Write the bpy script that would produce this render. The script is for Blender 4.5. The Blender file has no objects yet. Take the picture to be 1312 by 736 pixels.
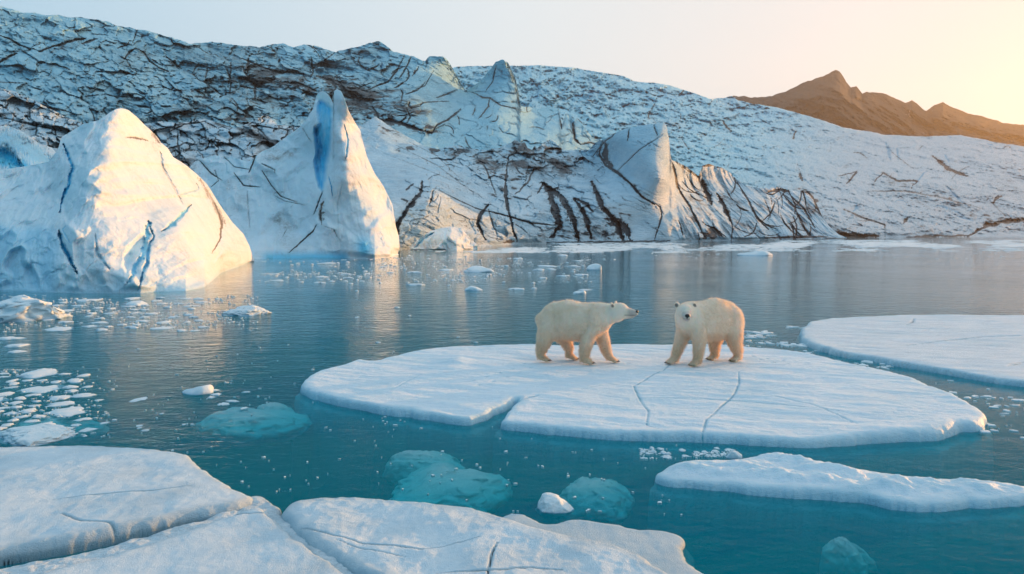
import bpy, bmesh, math, random
import numpy as np
from mathutils import Vector, Matrix
R = math.radians
random.seed(7); RNG = np.random.default_rng(7)
scn = bpy.context.scene; col = scn.collection

# ------------------------------------------------------------------ camera, sky, sun, exposure
CAMH = 2.88; FPX = 1312*28/36.0; HOR = 285.0
PITCH = math.atan((368-HOR)/FPX)
cam = bpy.data.cameras.new('camera'); cam.lens = 28; cam.sensor_width = 36; cam.clip_start = .05; cam.clip_end = 6000
camo = bpy.data.objects.new('camera', cam); col.objects.link(camo); scn.camera = camo
camo.location = (0, 0, CAMH); camo.rotation_euler = (math.pi/2-PITCH, 0, 0)

SUN_AZ, SUN_EL = R(56), R(4.5)
world = bpy.data.worlds.new('World'); scn.world = world; world.use_nodes = True
wn = world.node_tree; bg = wn.nodes['Background']
sky = wn.nodes.new('ShaderNodeTexSky'); sky.sky_type = 'NISHITA'; sky.sun_disc = False
sky.sun_elevation = SUN_EL; sky.sun_rotation = SUN_AZ; sky.air_density = 1.0; sky.dust_density = .6; sky.ozone_density = 2.0
# hand-set colour gradient laid over the clear sky: pale blue away from the sun, cream towards it
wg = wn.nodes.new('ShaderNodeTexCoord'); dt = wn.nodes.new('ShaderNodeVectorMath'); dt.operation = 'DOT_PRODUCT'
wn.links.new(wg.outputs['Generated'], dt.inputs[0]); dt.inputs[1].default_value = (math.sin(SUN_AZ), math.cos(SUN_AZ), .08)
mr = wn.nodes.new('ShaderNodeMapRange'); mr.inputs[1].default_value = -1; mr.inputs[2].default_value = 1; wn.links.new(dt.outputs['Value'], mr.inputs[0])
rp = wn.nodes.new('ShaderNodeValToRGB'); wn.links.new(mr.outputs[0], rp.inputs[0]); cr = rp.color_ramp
cr.elements[0].position = 0.; cr.elements[0].color = (.09, .30, .50, 1); cr.elements[1].position = 1.; cr.elements[1].color = (.70, .65, .62, 1)  # deeper blue opposite the sun, set so that shaded faces turn blue
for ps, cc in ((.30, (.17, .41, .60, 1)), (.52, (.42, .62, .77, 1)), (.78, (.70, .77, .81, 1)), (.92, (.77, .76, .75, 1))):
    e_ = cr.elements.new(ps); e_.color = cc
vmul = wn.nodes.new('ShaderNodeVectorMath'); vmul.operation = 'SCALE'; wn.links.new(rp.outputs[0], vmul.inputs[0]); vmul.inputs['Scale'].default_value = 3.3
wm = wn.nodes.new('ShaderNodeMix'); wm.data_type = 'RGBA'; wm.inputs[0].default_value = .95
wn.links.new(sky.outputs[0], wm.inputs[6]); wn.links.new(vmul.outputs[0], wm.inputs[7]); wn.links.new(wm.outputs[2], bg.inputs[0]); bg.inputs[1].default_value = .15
sl = bpy.data.lights.new('sun', 'SUN'); sl.energy = 2.8; sl.angle = R(.6); sl.color = (1, .45, .11)
so = bpy.data.objects.new('sun', sl); col.objects.link(so)
sd = Vector((math.sin(SUN_AZ)*math.cos(SUN_EL), math.cos(SUN_AZ)*math.cos(SUN_EL), math.sin(SUN_EL)))
so.rotation_euler = sd.to_track_quat('Z', 'Y').to_euler(); so.location = (60, 60, 60)
vs = scn.view_settings; vs.view_transform = 'Standard'; vs.look = 'None'; vs.exposure = 1.22; vs.gamma = 1
vs.use_curve_mapping = False
scn.render.engine = 'CYCLES'
cy = scn.cycles; cy.use_denoising = True; cy.max_bounces = 8; cy.transparent_max_bounces = 8
cy.volume_bounces = 0; cy.sample_clamp_indirect = 4; cy.caustics_reflective = False; cy.caustics_refractive = False

# ------------------------------------------------------------------ numpy helpers
_perm = np.random.default_rng(3).permutation(256); _perm = np.concatenate([_perm, _perm, _perm])
_g = np.random.default_rng(4).normal(size=(256, 3)); _g /= np.linalg.norm(_g, axis=1)[:, None]
def perlin(x, y, z):
    xi = np.floor(x).astype(int); yi = np.floor(y).astype(int); zi = np.floor(z).astype(int)
    xf, yf, zf = x-xi, y-yi, z-zi
    u = xf**3*(xf*(xf*6-15)+10); v = yf**3*(yf*(yf*6-15)+10); w = zf**3*(zf*(zf*6-15)+10)
    xi &= 255; yi &= 255; zi &= 255
    out = 0
    for a in (0, 1):
        for b in (0, 1):
            for c in (0, 1):
                h = _perm[_perm[_perm[xi+a]+yi+b]+zi+c] & 255
                g = _g[h]
                d = g[..., 0]*(xf-a)+g[..., 1]*(yf-b)+g[..., 2]*(zf-c)
                out = out+d*(u if a else 1-u)*(v if b else 1-v)*(w if c else 1-w)
    return out*1.5
def fbm(x, y, z, o=5, gain=.5):
    s, a = 0, 1
    for i in range(o):
        s = s+a*perlin(x+i*17.3, y-i*9.1, z+i*5.7); x, y, z = x*2.03, y*2.03, z*2.03; a *= gain
    return s
def ridged(x, y, z, o=5, gain=.55):
    s, a, t = 0, 1, 0
    for i in range(o):
        s = s+a*(1-2*np.abs(perlin(x+i*11.3, y+i*7.1, z-i*3.7))); t += a; x, y, z = x*2.07, y*2.07, z*2.07; a *= gain
    return s/t
def sstep(a, b, x):
    t = np.clip((x-a)/(b-a), 0, 1); return t*t*(3-2*t)
def segdist(X, Y, pts):
    """distance of points to a polyline and the position 0..1 along it"""
    best = np.full(X.shape, 1e9); tt = np.zeros(X.shape)
    pts = np.array(pts, float); L = np.linalg.norm(np.diff(pts, axis=0), axis=1); T = max(L.sum(), 1e-9); acc = 0
    for i in range(len(pts)-1):
        a, b = pts[i], pts[i+1]; d = b-a; ll = max(d@d, 1e-12)
        t = np.clip(((X-a[0])*d[0]+(Y-a[1])*d[1])/ll, 0, 1)
        q = (X-a[0]-t*d[0])**2+(Y-a[1]-t*d[1])**2
        m = q < best; best[m] = q[m]; tt[m] = (acc+t[m]*L[i])/T; acc += L[i]
    return np.sqrt(best), tt
def inside(X, Y, poly):
    c = np.zeros(X.shape, bool); p = np.array(poly, float); j = len(p)-1
    for i in range(len(p)):
        if p[i, 1] != p[j, 1]:
            m = ((p[i, 1] > Y) != (p[j, 1] > Y)) & (X < (p[j, 0]-p[i, 0])*(Y-p[i, 1])/(p[j, 1]-p[i, 1])+p[i, 0])
            c ^= m
        j = i
    return c
def sdist(X, Y, poly):
    d, _ = segdist(X, Y, list(poly)+[poly[0]]); return np.where(inside(X, Y, poly), d, -d)
def line_mask(PX, PY, pts, w, taper=True, halo=None):
    """soft mask of a crack line, evaluated only near the line"""
    p = np.array(pts, float); pad = w*(9 if halo is not None else 4)
    sel = (PX > p[:, 0].min()-pad) & (PX < p[:, 0].max()+pad) & (PY > p[:, 1].min()-pad) & (PY < p[:, 1].max()+pad)
    out = np.zeros(PX.shape)
    if not sel.any(): return out
    x, y = PX[sel], PY[sel]
    jx = perlin(x/9., y/9., x*0+3.3)*w*.9+perlin(x/3., y/3., x*0+1.3)*w*.5
    jy = perlin(x/1.6, y/1.6, x*0+6.)*w*.55; d, t = segdist(x+jx+jy, y+jx*.7-jy, pts)
    ww = w*(.18+.95*np.sin(np.pi*np.clip(t*.94+.03, 0, 1))**.8)*(1+.5*perlin(t*9+p[0, 0], t*0+.5, t*0+2.)) if taper else w
    out[sel] = np.exp(-np.abs(d/ww)**3)
    if halo is not None: halo[0][sel] = np.maximum(halo[0][sel], halo[1]*np.exp(-(d/(ww*2.6+1.2))**2)*np.clip(.55+.8*fbm(x/7, y/4, x*0+p[0, 1], 4), 0, 1.2))
    return out
def tps(P, V, lam=1e-3):
    P = np.array(P, float)/100; V = np.array(V, float); n = len(P)
    r = np.linalg.norm(P[:, None]-P[None], axis=2); K = np.where(r > 0, r*r*np.log(r+1e-12), 0)+lam*np.eye(n)
    A = np.zeros((n+3, n+3)); A[:n, :n] = K; A[:n, n] = 1; A[:n, n+1:] = P; A[n, :n] = 1; A[n+1:, :n] = P.T
    s = np.linalg.solve(A, np.concatenate([V, np.zeros(3)]))
    def f(X, Y):
        X = X/100; Y = Y/100; o = s[n]+s[n+1]*X+s[n+2]*Y
        for i in range(n):
            r2 = (X-P[i, 0])**2+(Y-P[i, 1])**2; o = o+s[i]*np.where(r2 > 0, .5*r2*np.log(r2+1e-12), 0)
        return o
    return f
cp, sp = math.cos(PITCH), math.sin(PITCH)
def ray(px, py):
    u = (px-656)/FPX; v = -(py-368)/FPX
    return u, cp+v*sp, -sp+v*cp
def W(px, py, Y):
    dx, dy, dz = ray(px, py); k = Y/dy; return dx*k, Y+0*dx, CAMH+dz*k
def Gd(px, py, z=0.):
    dx, dy, dz = ray(px, py); k = (z-CAMH)/dz; return dx*k, dy*k
def interp(pts, x):
    p = np.array(pts, float); return np.interp(x, p[:, 0], p[:, 1])
def smooth_closed(pts, n=8):
    P = np.array(pts, float); m = len(P); out = []
    for i in range(m):
        a, b, c, d = P[i-1], P[i], P[(i+1) % m], P[(i+2) % m]
        for k in range(n):
            t = k/n; out.append(.5*(2*b+(c-a)*t+(2*a-5*b+4*c-d)*t*t+(-a+3*b-3*c+d)*t**3))
    return np.array(out)

# ------------------------------------------------------------------ object helpers
def tag(o, label=None, cat=None, group=None, kind=None):
    if label: o['label'] = label
    if cat: o['category'] = cat
    if group: o['group'] = group
    if kind: o['kind'] = kind
    return o
def mesh_np(name, V, F, mat, mask=None, smooth=True, parent=None):
    me = bpy.data.meshes.new(name); V = np.asarray(V, np.float32); F = np.asarray(F, np.int32); k = F.shape[1]
    me.vertices.add(len(V)); me.vertices.foreach_set('co', V.ravel())
    me.loops.add(F.size); me.loops.foreach_set('vertex_index', F.ravel())
    me.polygons.add(len(F)); me.polygons.foreach_set('loop_start', np.arange(0, F.size, k, dtype=np.int32))
    me.polygons.foreach_set('loop_total', np.full(len(F), k, np.int32))
    me.polygons.foreach_set('use_smooth', np.full(len(F), smooth))
    if mask is not None:
        a = me.attributes.new('mask', 'FLOAT_COLOR', 'POINT'); m = np.ones((len(V), 4), np.float32); m[:, :mask.shape[1]] = mask
        a.data.foreach_set('color', m.ravel())
    me.update(calc_edges=True); me.validate()
    if mat: me.materials.append(mat)
    o = bpy.data.objects.new(name, me); col.objects.link(o); o.parent = parent
    return o
def grid_faces(nr, nc):
    i = np.arange(nr*nc).reshape(nr, nc)
    return np.stack([i[:-1, :-1], i[:-1, 1:], i[1:, 1:], i[1:, :-1]], -1).reshape(-1, 4)

class NT:
    def __init__(s, name):
        s.m = bpy.data.materials.new(name); s.m.use_nodes = True; s.t = s.m.node_tree; s.t.nodes.clear()
        s.out = s.t.nodes.new('ShaderNodeOutputMaterial')
    def n(s, typ, **kw):
        nd = s.t.nodes.new('ShaderNode'+typ)
        for k, v in kw.items():
            if k.startswith('i_'):
                k = k[2:]; k = int(k) if k.isdigit() else k.replace('_', ' ')
                if isinstance(v, bpy.types.NodeSocket): s.t.links.new(v, nd.inputs[k])
                else: nd.inputs[k].default_value = v
            else: setattr(nd, k, v)
        return nd
    def math(s, op, a, b=0., clamp=False):
        return s.n('Math', operation=op, use_clamp=clamp, i_0=a, i_1=b).outputs[0]
    def mix(s, f, a, b):
        nd = s.n('Mix', data_type='RGBA'); nd.clamp_factor = True
        for i, v in ((0, f), (6, a), (7, b)):
            if isinstance(v, bpy.types.NodeSocket): s.t.links.new(v, nd.inputs[i])
            else: nd.inputs[i].default_value = v if i == 0 else (*v, 1)
        return nd.outputs[2]
    def noise(s, vec, scale, detail=5, rough=.55, dist=0.):
        return s.n('TexNoise', i_Vector=vec, i_Scale=scale, i_Detail=detail, i_Roughness=rough, i_Distortion=dist).outputs[0]
    def mapping(s, vec, scale, rot=(0, 0, 0)):
        return s.n('Mapping', i_0=vec, i_3=scale, i_2=rot).outputs[0]
    def range(s, v, a, b, c=0., d=1.):
        return s.n('MapRange', i_0=v, i_1=a, i_2=b, i_3=c, i_4=d).outputs[0]

def ice_mat(name, ca, cb, unit, tint=(.42, .66, .78), blue=(.03, .30, .52), dirt=(.022, .025, .032), dirt2=(.048, .047, .052),
            rough=.42, bump=.5, sss=0., aniso=(1, 1, 1), rot=(0, 0, 0), fine=1.0, grain=0.):
    """ice and snow; mask attribute: r dirt, g blue ice, b tint. unit = size in metres of the main mottling"""
    t = NT(name); tc = t.n('TexCoord').outputs['Object']; v = t.mapping(tc, aniso, rot)
    at = t.n('Attribute', attribute_name='mask'); sp_ = t.n('SeparateColor', i_0=at.outputs['Color'])
    d, b, ti = sp_.outputs[0], sp_.outputs[1], sp_.outputs[2]
    n1 = t.noise(v, 1/unit, 8, .62, .3); n2 = t.noise(v, 3.1/unit, 9, .68, .6); n3 = t.noise(tc, .35/unit, 4, .5)
    c = t.mix(t.range(n1, .32, .68), ca, cb)
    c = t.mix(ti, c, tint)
    c = t.mix(t.math('MULTIPLY', t.range(n3, .5, .75), .25), c, tint)
    c = t.mix(b, c, blue)
    df = t.math('MULTIPLY', t.math('SUBTRACT', t.math('MULTIPLY', d, 1.9), n2), 2.6, True)
    # thin grit veins everywhere dirt is even faintly present
    vn = t.noise(v, 1.3/unit, 10, .7, 1.6)
    ve = t.math('ABSOLUTE', t.math('SUBTRACT', vn, .5))
    vein = t.math('MULTIPLY', t.range(ve, 0., .022, 1., 0.), t.range(d, .0, .35, 0., .75))
    df = t.math('MAXIMUM', df, vein)
    df = t.math('MAXIMUM', df, t.math('MULTIPLY', t.math('MULTIPLY', d, t.range(n1, .3, .65, .35, 1.)), .62))
    dc = t.mix(t.range(n1, .4, .6), dirt, dirt2)
    c = t.mix(t.math('MULTIPLY', df, .93), c, dc)
    h = t.math('ADD', t.math('MULTIPLY', n2, .5), t.math('MULTIPLY', t.noise(v, 11/unit, 6, .65), .35*fine))
    h = t.math('SUBTRACT', h, t.math('MULTIPLY', df, .12))
    if grain: h = t.math('ADD', h, t.math('MULTIPLY', t.noise(tc, 20/unit, 3, .7), grain))
    bp = t.n('Bump', i_Strength=bump, i_Distance=unit*.35, i_Height=h)
    p = t.n('BsdfPrincipled', i_Roughness=t.range(n1, .3, .7, rough, rough+.25), i_Normal=bp.outputs[0])
    p.inputs['IOR'].default_value = 1.31
    t.t.links.new(c, p.inputs['Base Color'])
    if sss:
        p.inputs['Subsurface Weight'].default_value = sss; p.inputs['Subsurface Scale'].default_value = .25
        p.inputs['Subsurface Radius'].default_value = (.35, .8, 1.0)
    t.t.links.new(p.outputs[0], t.out.inputs[0]); return t.m

M = {}
M['glacier_far'] = ice_mat('far_glacier_ice', (.66, .93, .98), (.46, .82, .95), 9, tint=(.80, .80, .82), blue=(.10, .46, .68), aniso=(1, 1, 2.2), bump=.6, dirt2=(.16, .11, .08))
M['glacier_mid'] = ice_mat('dirty_glacier_ice', (.58, .86, .95), (.34, .66, .81), 5, tint=(.40, .78, .92), blue=(.08, .40, .60), rot=(0, R(35), 0), aniso=(.6, 1, 2.4), bump=.9)
M['glacier_low'] = ice_mat('low_glacier_ice', (.76, .88, .95), (.52, .72, .84), 3, tint=(.36, .70, .86), rot=(0, R(-30), 0), aniso=(.55, 1, 2.), bump=.7)
M['berg'] = ice_mat('white_berg_ice', (.84, .90, .93), (.76, .85, .90), 1.6, bump=.32, sss=.25, tint=(.45, .72, .80), dirt=(.10, .08, .06), dirt2=(.22, .16, .11), blue=(.05, .60, .88))
M['snow'] = ice_mat('floe_snow', (.80, .88, .94), (.68, .80, .88), .55, bump=.38, sss=.12, tint=(.36, .62, .72), blue=(.03, .36, .50), aniso=(.55, 1.6, 1), grain=.25)
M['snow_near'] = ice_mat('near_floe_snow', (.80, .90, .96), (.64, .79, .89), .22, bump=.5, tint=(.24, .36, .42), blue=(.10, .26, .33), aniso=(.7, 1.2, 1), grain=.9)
M['chunk'] = ice_mat('floating_chunk_ice', (.86, .89, .91), (.66, .80, .86), .35, bump=.4, tint=(.5, .7, .75))

# ------------------------------------------------------------------ relief builder for bergs and glacier
def relief(name, mat, x0, x1, dx, top, base, nrow, controls, detail=None, lines=(), blobs=(), polys=(), back=.7, jag=1.5,
           base_on_water=True, tint=None, base_depth=None, parent=None, rowpow=1.0, lw=1.):
    px = np.arange(x0, x1+dx/2, dx); nc = len(px)
    tp = interp(top, px); bp = interp(base, px)
    tp = tp+jag*(fbm(px/14, px*0+.5, px*0+x0, 4)*.8)*np.clip((bp-tp)/20, 0, 1)
    yb = Gd(px, bp)[1] if base_on_water else interp(base_depth, px)
    P = [(a, b) for a, b, _ in controls]; V = [c for *_, c in controls]
    for a in np.linspace(x0, x1, 14):
        b = float(np.interp(a, px, bp)); P.append((a, b)); V.append(float(np.interp(a, px, yb)))
    f = tps(P, V)
    t = (np.linspace(0, 1, nrow)**rowpow)[:, None]; PX = np.repeat(px[None], nrow, 0); PY = bp+(tp-bp)*t
    D = f(PX, PY); D = D+(yb-D[0])*(1-t)**3
    X, Y, Z = W(PX, PY, D)
    dirt = np.zeros(PX.shape); blue = np.zeros(PX.shape); tn = np.zeros(PX.shape); dD = np.zeros(PX.shape)
    for (pts, w, dep, dr, bl) in lines:
        w = w*lw
        m = line_mask(PX, PY, pts, w, halo=(dirt, .42*dr) if dr > .3 else None); dD += dep*m; dirt = np.maximum(dirt, dr*m); blue = np.maximum(blue, bl*m)
    for (cx, cy, rx, ry, ang, s) in blobs:
        c_, s_ = math.cos(R(ang)), math.sin(R(ang)); u = (PX-cx)*c_+(PY-cy)*s_; v = -(PX-cx)*s_+(PY-cy)*c_
        q = np.abs(PX-cx) < rx*3+8; q &= np.abs(PY-cy) < max(rx, ry)*3+8
        if not q.any(): continue
        a, b = PX[q], PY[q]; wx = fbm(a/16, b/10, a*0+cx, 4); wy = fbm(a/14, b/9, a*0+cy+5, 4); st = fbm((a+b*.6)/13, (b-a*.25)/3.2, a*0+cx*.3, 5)
        m = np.exp(-((u[q]/rx+wx*.9)**2+(v[q]/ry+wy*.9)**2))*np.clip(.62+.75*st, 0, 1.3); dirt[q] = np.maximum(dirt[q], s*m)
    for (poly, soft, dep, bl) in polys:
        q = sdist(PX, PY, smooth_closed(poly, 4)); m = sstep(-soft*.3, soft, q+perlin(PX/7, PY/7, PX*0)*soft*.2); dD += dep*m*(1+.22*fbm(PX/5, PY/26, PX*0+2, 4)); blue = np.maximum(blue, bl*m*np.clip(.9+.35*fbm(PX/7, PY/24, PX*0+7, 4), .6, 1))
    if detail is not None:
        r = detail(X, Y, Z, PX, PY, t)
        dD += r[0]
        if r[1] is not None: dirt = np.maximum(dirt, r[1])
        if len(r) > 2 and r[2] is not None: blue = np.maximum(blue, r[2])
    if tint is not None: tn = tint(PX, PY, t)
    fade = sstep(0, .06, t) if base_on_water else 1.
    D = D+dD*fade
    X, Y, Z = W(PX, PY, D)
    rows = [np.stack([X, Y, Z], -1)]
    msk = [np.stack([dirt, blue, tn], -1)]
    b0 = rows[0][0].copy()
    pre = []
    for k, (dz, fw) in enumerate(((-2.5, -1.2), (-.5, -.35))):
        q = b0.copy(); n = np.hypot(q[:, 0], q[:, 1]); q[:, 0] *= 1+fw/n; q[:, 1] *= 1+fw/n; q[:, 2] += dz; pre.append(q)
    tops = rows[0][-1]; n = np.hypot(tops[:, 0], tops[:, 1]); post = []
    for a in np.linspace(0, math.pi/2, 11)[1:]:
        q = tops.copy(); k = back*np.maximum(tops[:, 2], .3)*math.sin(a)/n
        q[:, 0] *= 1+k; q[:, 1] *= 1+k; q[:, 2] = tops[:, 2]*math.cos(a)-1.5*math.sin(a)
        post.append(q)
    V = np.concatenate([np.array(pre), rows[0], np.array(post)]); mk = np.concatenate([np.repeat(msk[0][:1], 2, 0), msk[0], np.repeat(msk[0][-1:], 10, 0)])
    F = grid_faces(V.shape[0], nc)
    return mesh_np(name, V.reshape(-1, 3), F, mat, mk.reshape(-1, 3), parent=parent)

def net(a, b, c, eps, seed=0.):
    """thin connected crack lines where a warped noise crosses zero"""
    wx = fbm(a*.7, b*.7, c+seed, 3)*.8; n = perlin(a+wx, b+wx*.6, c+seed+9)+.35*perlin(a*2.3-wx, b*2.3, c-seed)
    gate = sstep(-.15, .35, perlin(a*.6, b*.6, c+seed+31)); return np.exp(-(n/eps)**2)*gate

def facets(x, y, seed, warp=.25):
    """broken blocks: every cell is a tilted plane; returns the offset in -1..1 and the distance to the joint"""
    wx = fbm(x*1.3, y*1.3, x*0+seed, 3)*warp; wy = fbm(x*1.3+9, y*1.3, x*0+seed+4, 3)*warp; x, y = x+wx, y+wy
    xi, yi = np.floor(x).astype(int), np.floor(y).astype(int); f1 = np.full(x.shape, 9.); f2 = np.full(x.shape, 9.); off = np.zeros(x.shape)
    for a in (-1, 0, 1):
        for b in (-1, 0, 1):
            h = _perm[_perm[(xi+a) & 255]+((yi+b) & 255)]; h = _perm[(h+int(seed*13)) & 255]; g = _g[h]
            cx, cy = xi+a+.5+g[..., 0]*.42, yi+b+.5+g[..., 1]*.42; d = np.hypot(x-cx, y-cy)
            o = g[..., 2]*.6+(x-cx)*g[..., 1]*1.5+(y-cy)*g[..., 0]*1.1
            m = d < f1; f2 = np.where(m, f1, np.minimum(f2, d)); off = np.where(m, o, off); f1 = np.where(m, d, f1)
    return off, f2-f1

def rand_cracks(n, region, ang, lmin, lmax, w, dep, dr, seed, spread=25):
    r = np.random.default_rng(seed); out = []
    for _ in range(n):
        x, y = r.uniform(region[0], region[2]), r.uniform(region[1], region[3]); a = R(ang[r.integers(len(ang))]+r.normal()*spread)
        L = r.uniform(lmin, lmax); k = 6; pts = [(x, y)]; da = r.normal()*.18
        for i in range(k):
            a += da+r.normal()*.12; x += math.cos(a)*L/k; y += math.sin(a)*L/k; pts.append((x, y))
        out.append((pts, w*r.uniform(.6, 1.5), dep*r.uniform(.4, 1.4), dr*r.uniform(.55, 1.2), 0))
    return out

# ------------------------------------------------------------------ mountain
rk = NT('brown_mountain_rock'); tc = rk.n('TexCoord').outputs['Object']
n1 = rk.noise(tc, .02, 8, .6); n2 = rk.noise(rk.mapping(tc, (1, 1, .35)), .09, 8, .65)
c = rk.mix(rk.range(n1, .35, .65), (.034, .024, .020), (.062, .043, .033)); c = rk.mix(rk.math('MULTIPLY', rk.range(n2, .5, .62), .5), c, (.06, .048, .04))
c = rk.mix(rk.range(rk.noise(tc, .035, 6, .7), .64, .70), c, (.45, .45, .47))
bp = rk.n('Bump', i_Strength=.8, i_Distance=8., i_Height=n2)
p = rk.n('BsdfPrincipled', i_Roughness=.9, i_Normal=bp.outputs[0]); rk.t.links.new(c, p.inputs['Base Color']); rk.t.links.new(p.outputs[0], rk.out.inputs[0])
M['rock'] = rk.m
MT = [(900, 140), (940, 123), (960, 124.5), (985, 124), (1010, 115), (1035, 104), (1055, 97), (1070, 90.5), (1076, 92), (1084, 105), (1090, 112), (1097, 110),
      (1105, 120), (1112, 118.5), (1120, 119), (1135, 120), (1150, 127), (1160, 132), (1168, 128.5), (1180, 137), (1187, 142), (1198, 135), (1208, 131.5),
      (1220, 138), (1240, 145), (1260, 150), (1285, 158), (1312, 160), (1420, 168), (1600, 190)]
def mt_detail(X, Y, Z, PX, PY, t):
    r = ridged(X/90+Z/150, Y/200, Z/160, 6); r2 = ridged(X/28+Z/60, Y/50, Z/70, 4)
    return -(r*80+r2*24+ridged(X/9, Y/30, Z/14, 4)*6)*np.minimum(1, (1-t)*6+.12), None
tag(relief('mountain', M['rock'], 900, 1600, 1.0, MT, [(900, 262), (1600, 262)], 150, [(1070, 100, 900), (1200, 150, 880), (1000, 150, 880), (1400, 180, 820), (1200, 220, 720)],
           mt_detail, back=.8, jag=2.2, base_on_water=False, base_depth=[(900, 620), (1600, 600)]), 'brown jagged rock mountain beyond the glacier on the right', None, None, 'structure')

# ------------------------------------------------------------------ glacier: far slope
A_TOP = [(540, 100), (585, 86), (620, 85), (700, 84), (740, 88), (770, 93), (800, 98), (812, 104), (850, 108), (880, 116), (910, 127), (928, 126), (937, 123),
         (946, 129), (1000, 139), (1040, 150), (1080, 163), (1130, 172), (1180, 175.5), (1230, 173), (1260, 179), (1312, 188), (1420, 200), (1700, 215)]
def a_detail(X, Y, Z, PX, PY, t):
    r = ridged((PX+PY*.7)/34, (PY-PX*.25)/15, PX*0+2.2, 6, .6); f = fbm(X/60, Y/120, Z/40, 4)
    s = fbm((X+Z*1.5)/9, Y/60, (Z-X*.5)/30, 4)
    up = sstep(250, 130, PX*0+PY)*sstep(1100, 900, PX)
    d = np.clip(fbm(X/14, Y/40, Z/9, 5)*.6-.42, 0, 1)*1.0
    d = np.maximum(d, sstep(1000, 1250, PX)*sstep(190, 290, PY)*(.13+.22*np.clip(fbm(X/25, Y/50, Z/12, 4), 0, 1)))
    o1, e1 = facets((PX+PY*.5)/30, (PY-PX*.3)/14, 2.); o2, e2 = facets((PX+PY*.3)/11, (PY-PX*.3)/6.5, 5.); up2 = .25+.75*up; ck = sstep(.10, .0, e1)*up2; ck2 = sstep(.14, .0, e2)*up2
    nn = net((PX+PY*.5)/20, (PY-PX*.25)/9, PX*0, .035, 7.)*.38; d = np.maximum(np.maximum(d, .05+0*PX), nn)
    return -(r-.4)*(5+13*up)-f*9-s*1.6-ridged((PX-PY*.5)/11, (PY+PX*.3)/8, PX*0+7.7, 4)*(.9+1.2*up)+nn+(o1*4+o2*1.6+ck*2.5+ck2*.9)*up2**1.5, d*(1-.7*up), np.clip(ck*.35+ck2*.25+.2*up*fbm(PX/40, PY/20, PX*0, 4), 0, 1)
a_lines = [([(1195, 200), (1215, 217), (1240, 226)], 2.2, 2, .7, 0), ([(1080, 268), (1105, 279), (1133, 288), (1134, 303)], 1., .6, .8, 0),
           ([(1238, 304), (1262, 290), (1295, 282), (1330, 283)], 3., 2, .6, 0), ([(925, 154), (931, 163), (937, 168)], 1.1, 1, .8, 0),
           ([(1019, 168), (1016, 178)], 1., 1, .8, 0), ([(1024, 222), (1029, 233)], 2., 1, .6, 0), ([(1074, 226), (1098, 220), (1085, 235), (1099, 221)], 1., 1, .6, 0),
           ([(1120, 233), (1132, 222), (1150, 232), (1175, 232), (1168, 242)], 1.6, 1, .6, 0), ([(1136, 184), (1141, 205)], 1.2, 1, .45, 0), ([(1149, 190), (1151, 205)], 1.4, 1, .45, 0),
           ([(758, 113), (757, 122), (760, 126)], 2.6, 1.5, .1, 1.), ([(1157, 286), (1163, 278)], 2, 1, .7, 0), ([(1271, 262), (1277, 254), (1285, 252)], 2, 1, .6, 0),
           ([(1112, 245), (1160, 245), (1200, 252), (1260, 268)], 1.2, 1, .45, 0), ([(1035, 305), (1080, 302), (1125, 303)], 4., 0, .9, 0), ([(1160, 304), (1240, 302)], 2., 0, .6, 0)]
a_lines += rand_cracks(70, (600, 95, 900, 180), (80, 60, 100), 5, 18, .8, 1.5, .45, 11) + rand_cracks(40, (900, 160, 1300, 290), (20, 60, -30), 8, 40, .8, .8, .4, 12)
a_lines = [l if l[3] > .5 or RNG.random() < .6 else (l[0], l[1]*1.4, l[2], .1, .7) for l in a_lines]
a_blobs = [(1150, 236, 32, 7, 5, .45), (1210, 260, 60, 18, 10, .4), (1270, 280, 40, 14, 0, .42), (1070, 299, 45, 7, 0, .75), (1175, 296, 30, 8, 0, .45), (1035, 250, 15, 5, 30, .8), (1290, 240, 30, 20, 0, .32)]
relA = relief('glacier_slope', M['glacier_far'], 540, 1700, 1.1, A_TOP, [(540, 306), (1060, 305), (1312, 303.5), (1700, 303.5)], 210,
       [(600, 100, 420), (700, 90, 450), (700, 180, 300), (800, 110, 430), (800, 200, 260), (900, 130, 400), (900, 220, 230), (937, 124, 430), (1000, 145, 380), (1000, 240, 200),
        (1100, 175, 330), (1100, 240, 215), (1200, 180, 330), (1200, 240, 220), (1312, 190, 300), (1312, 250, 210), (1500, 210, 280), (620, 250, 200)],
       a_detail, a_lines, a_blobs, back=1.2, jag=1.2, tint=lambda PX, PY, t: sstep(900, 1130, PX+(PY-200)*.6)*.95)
tag(relA, 'pale blue glacier slope sloping down to the water on the right', None, None, 'structure')

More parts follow.
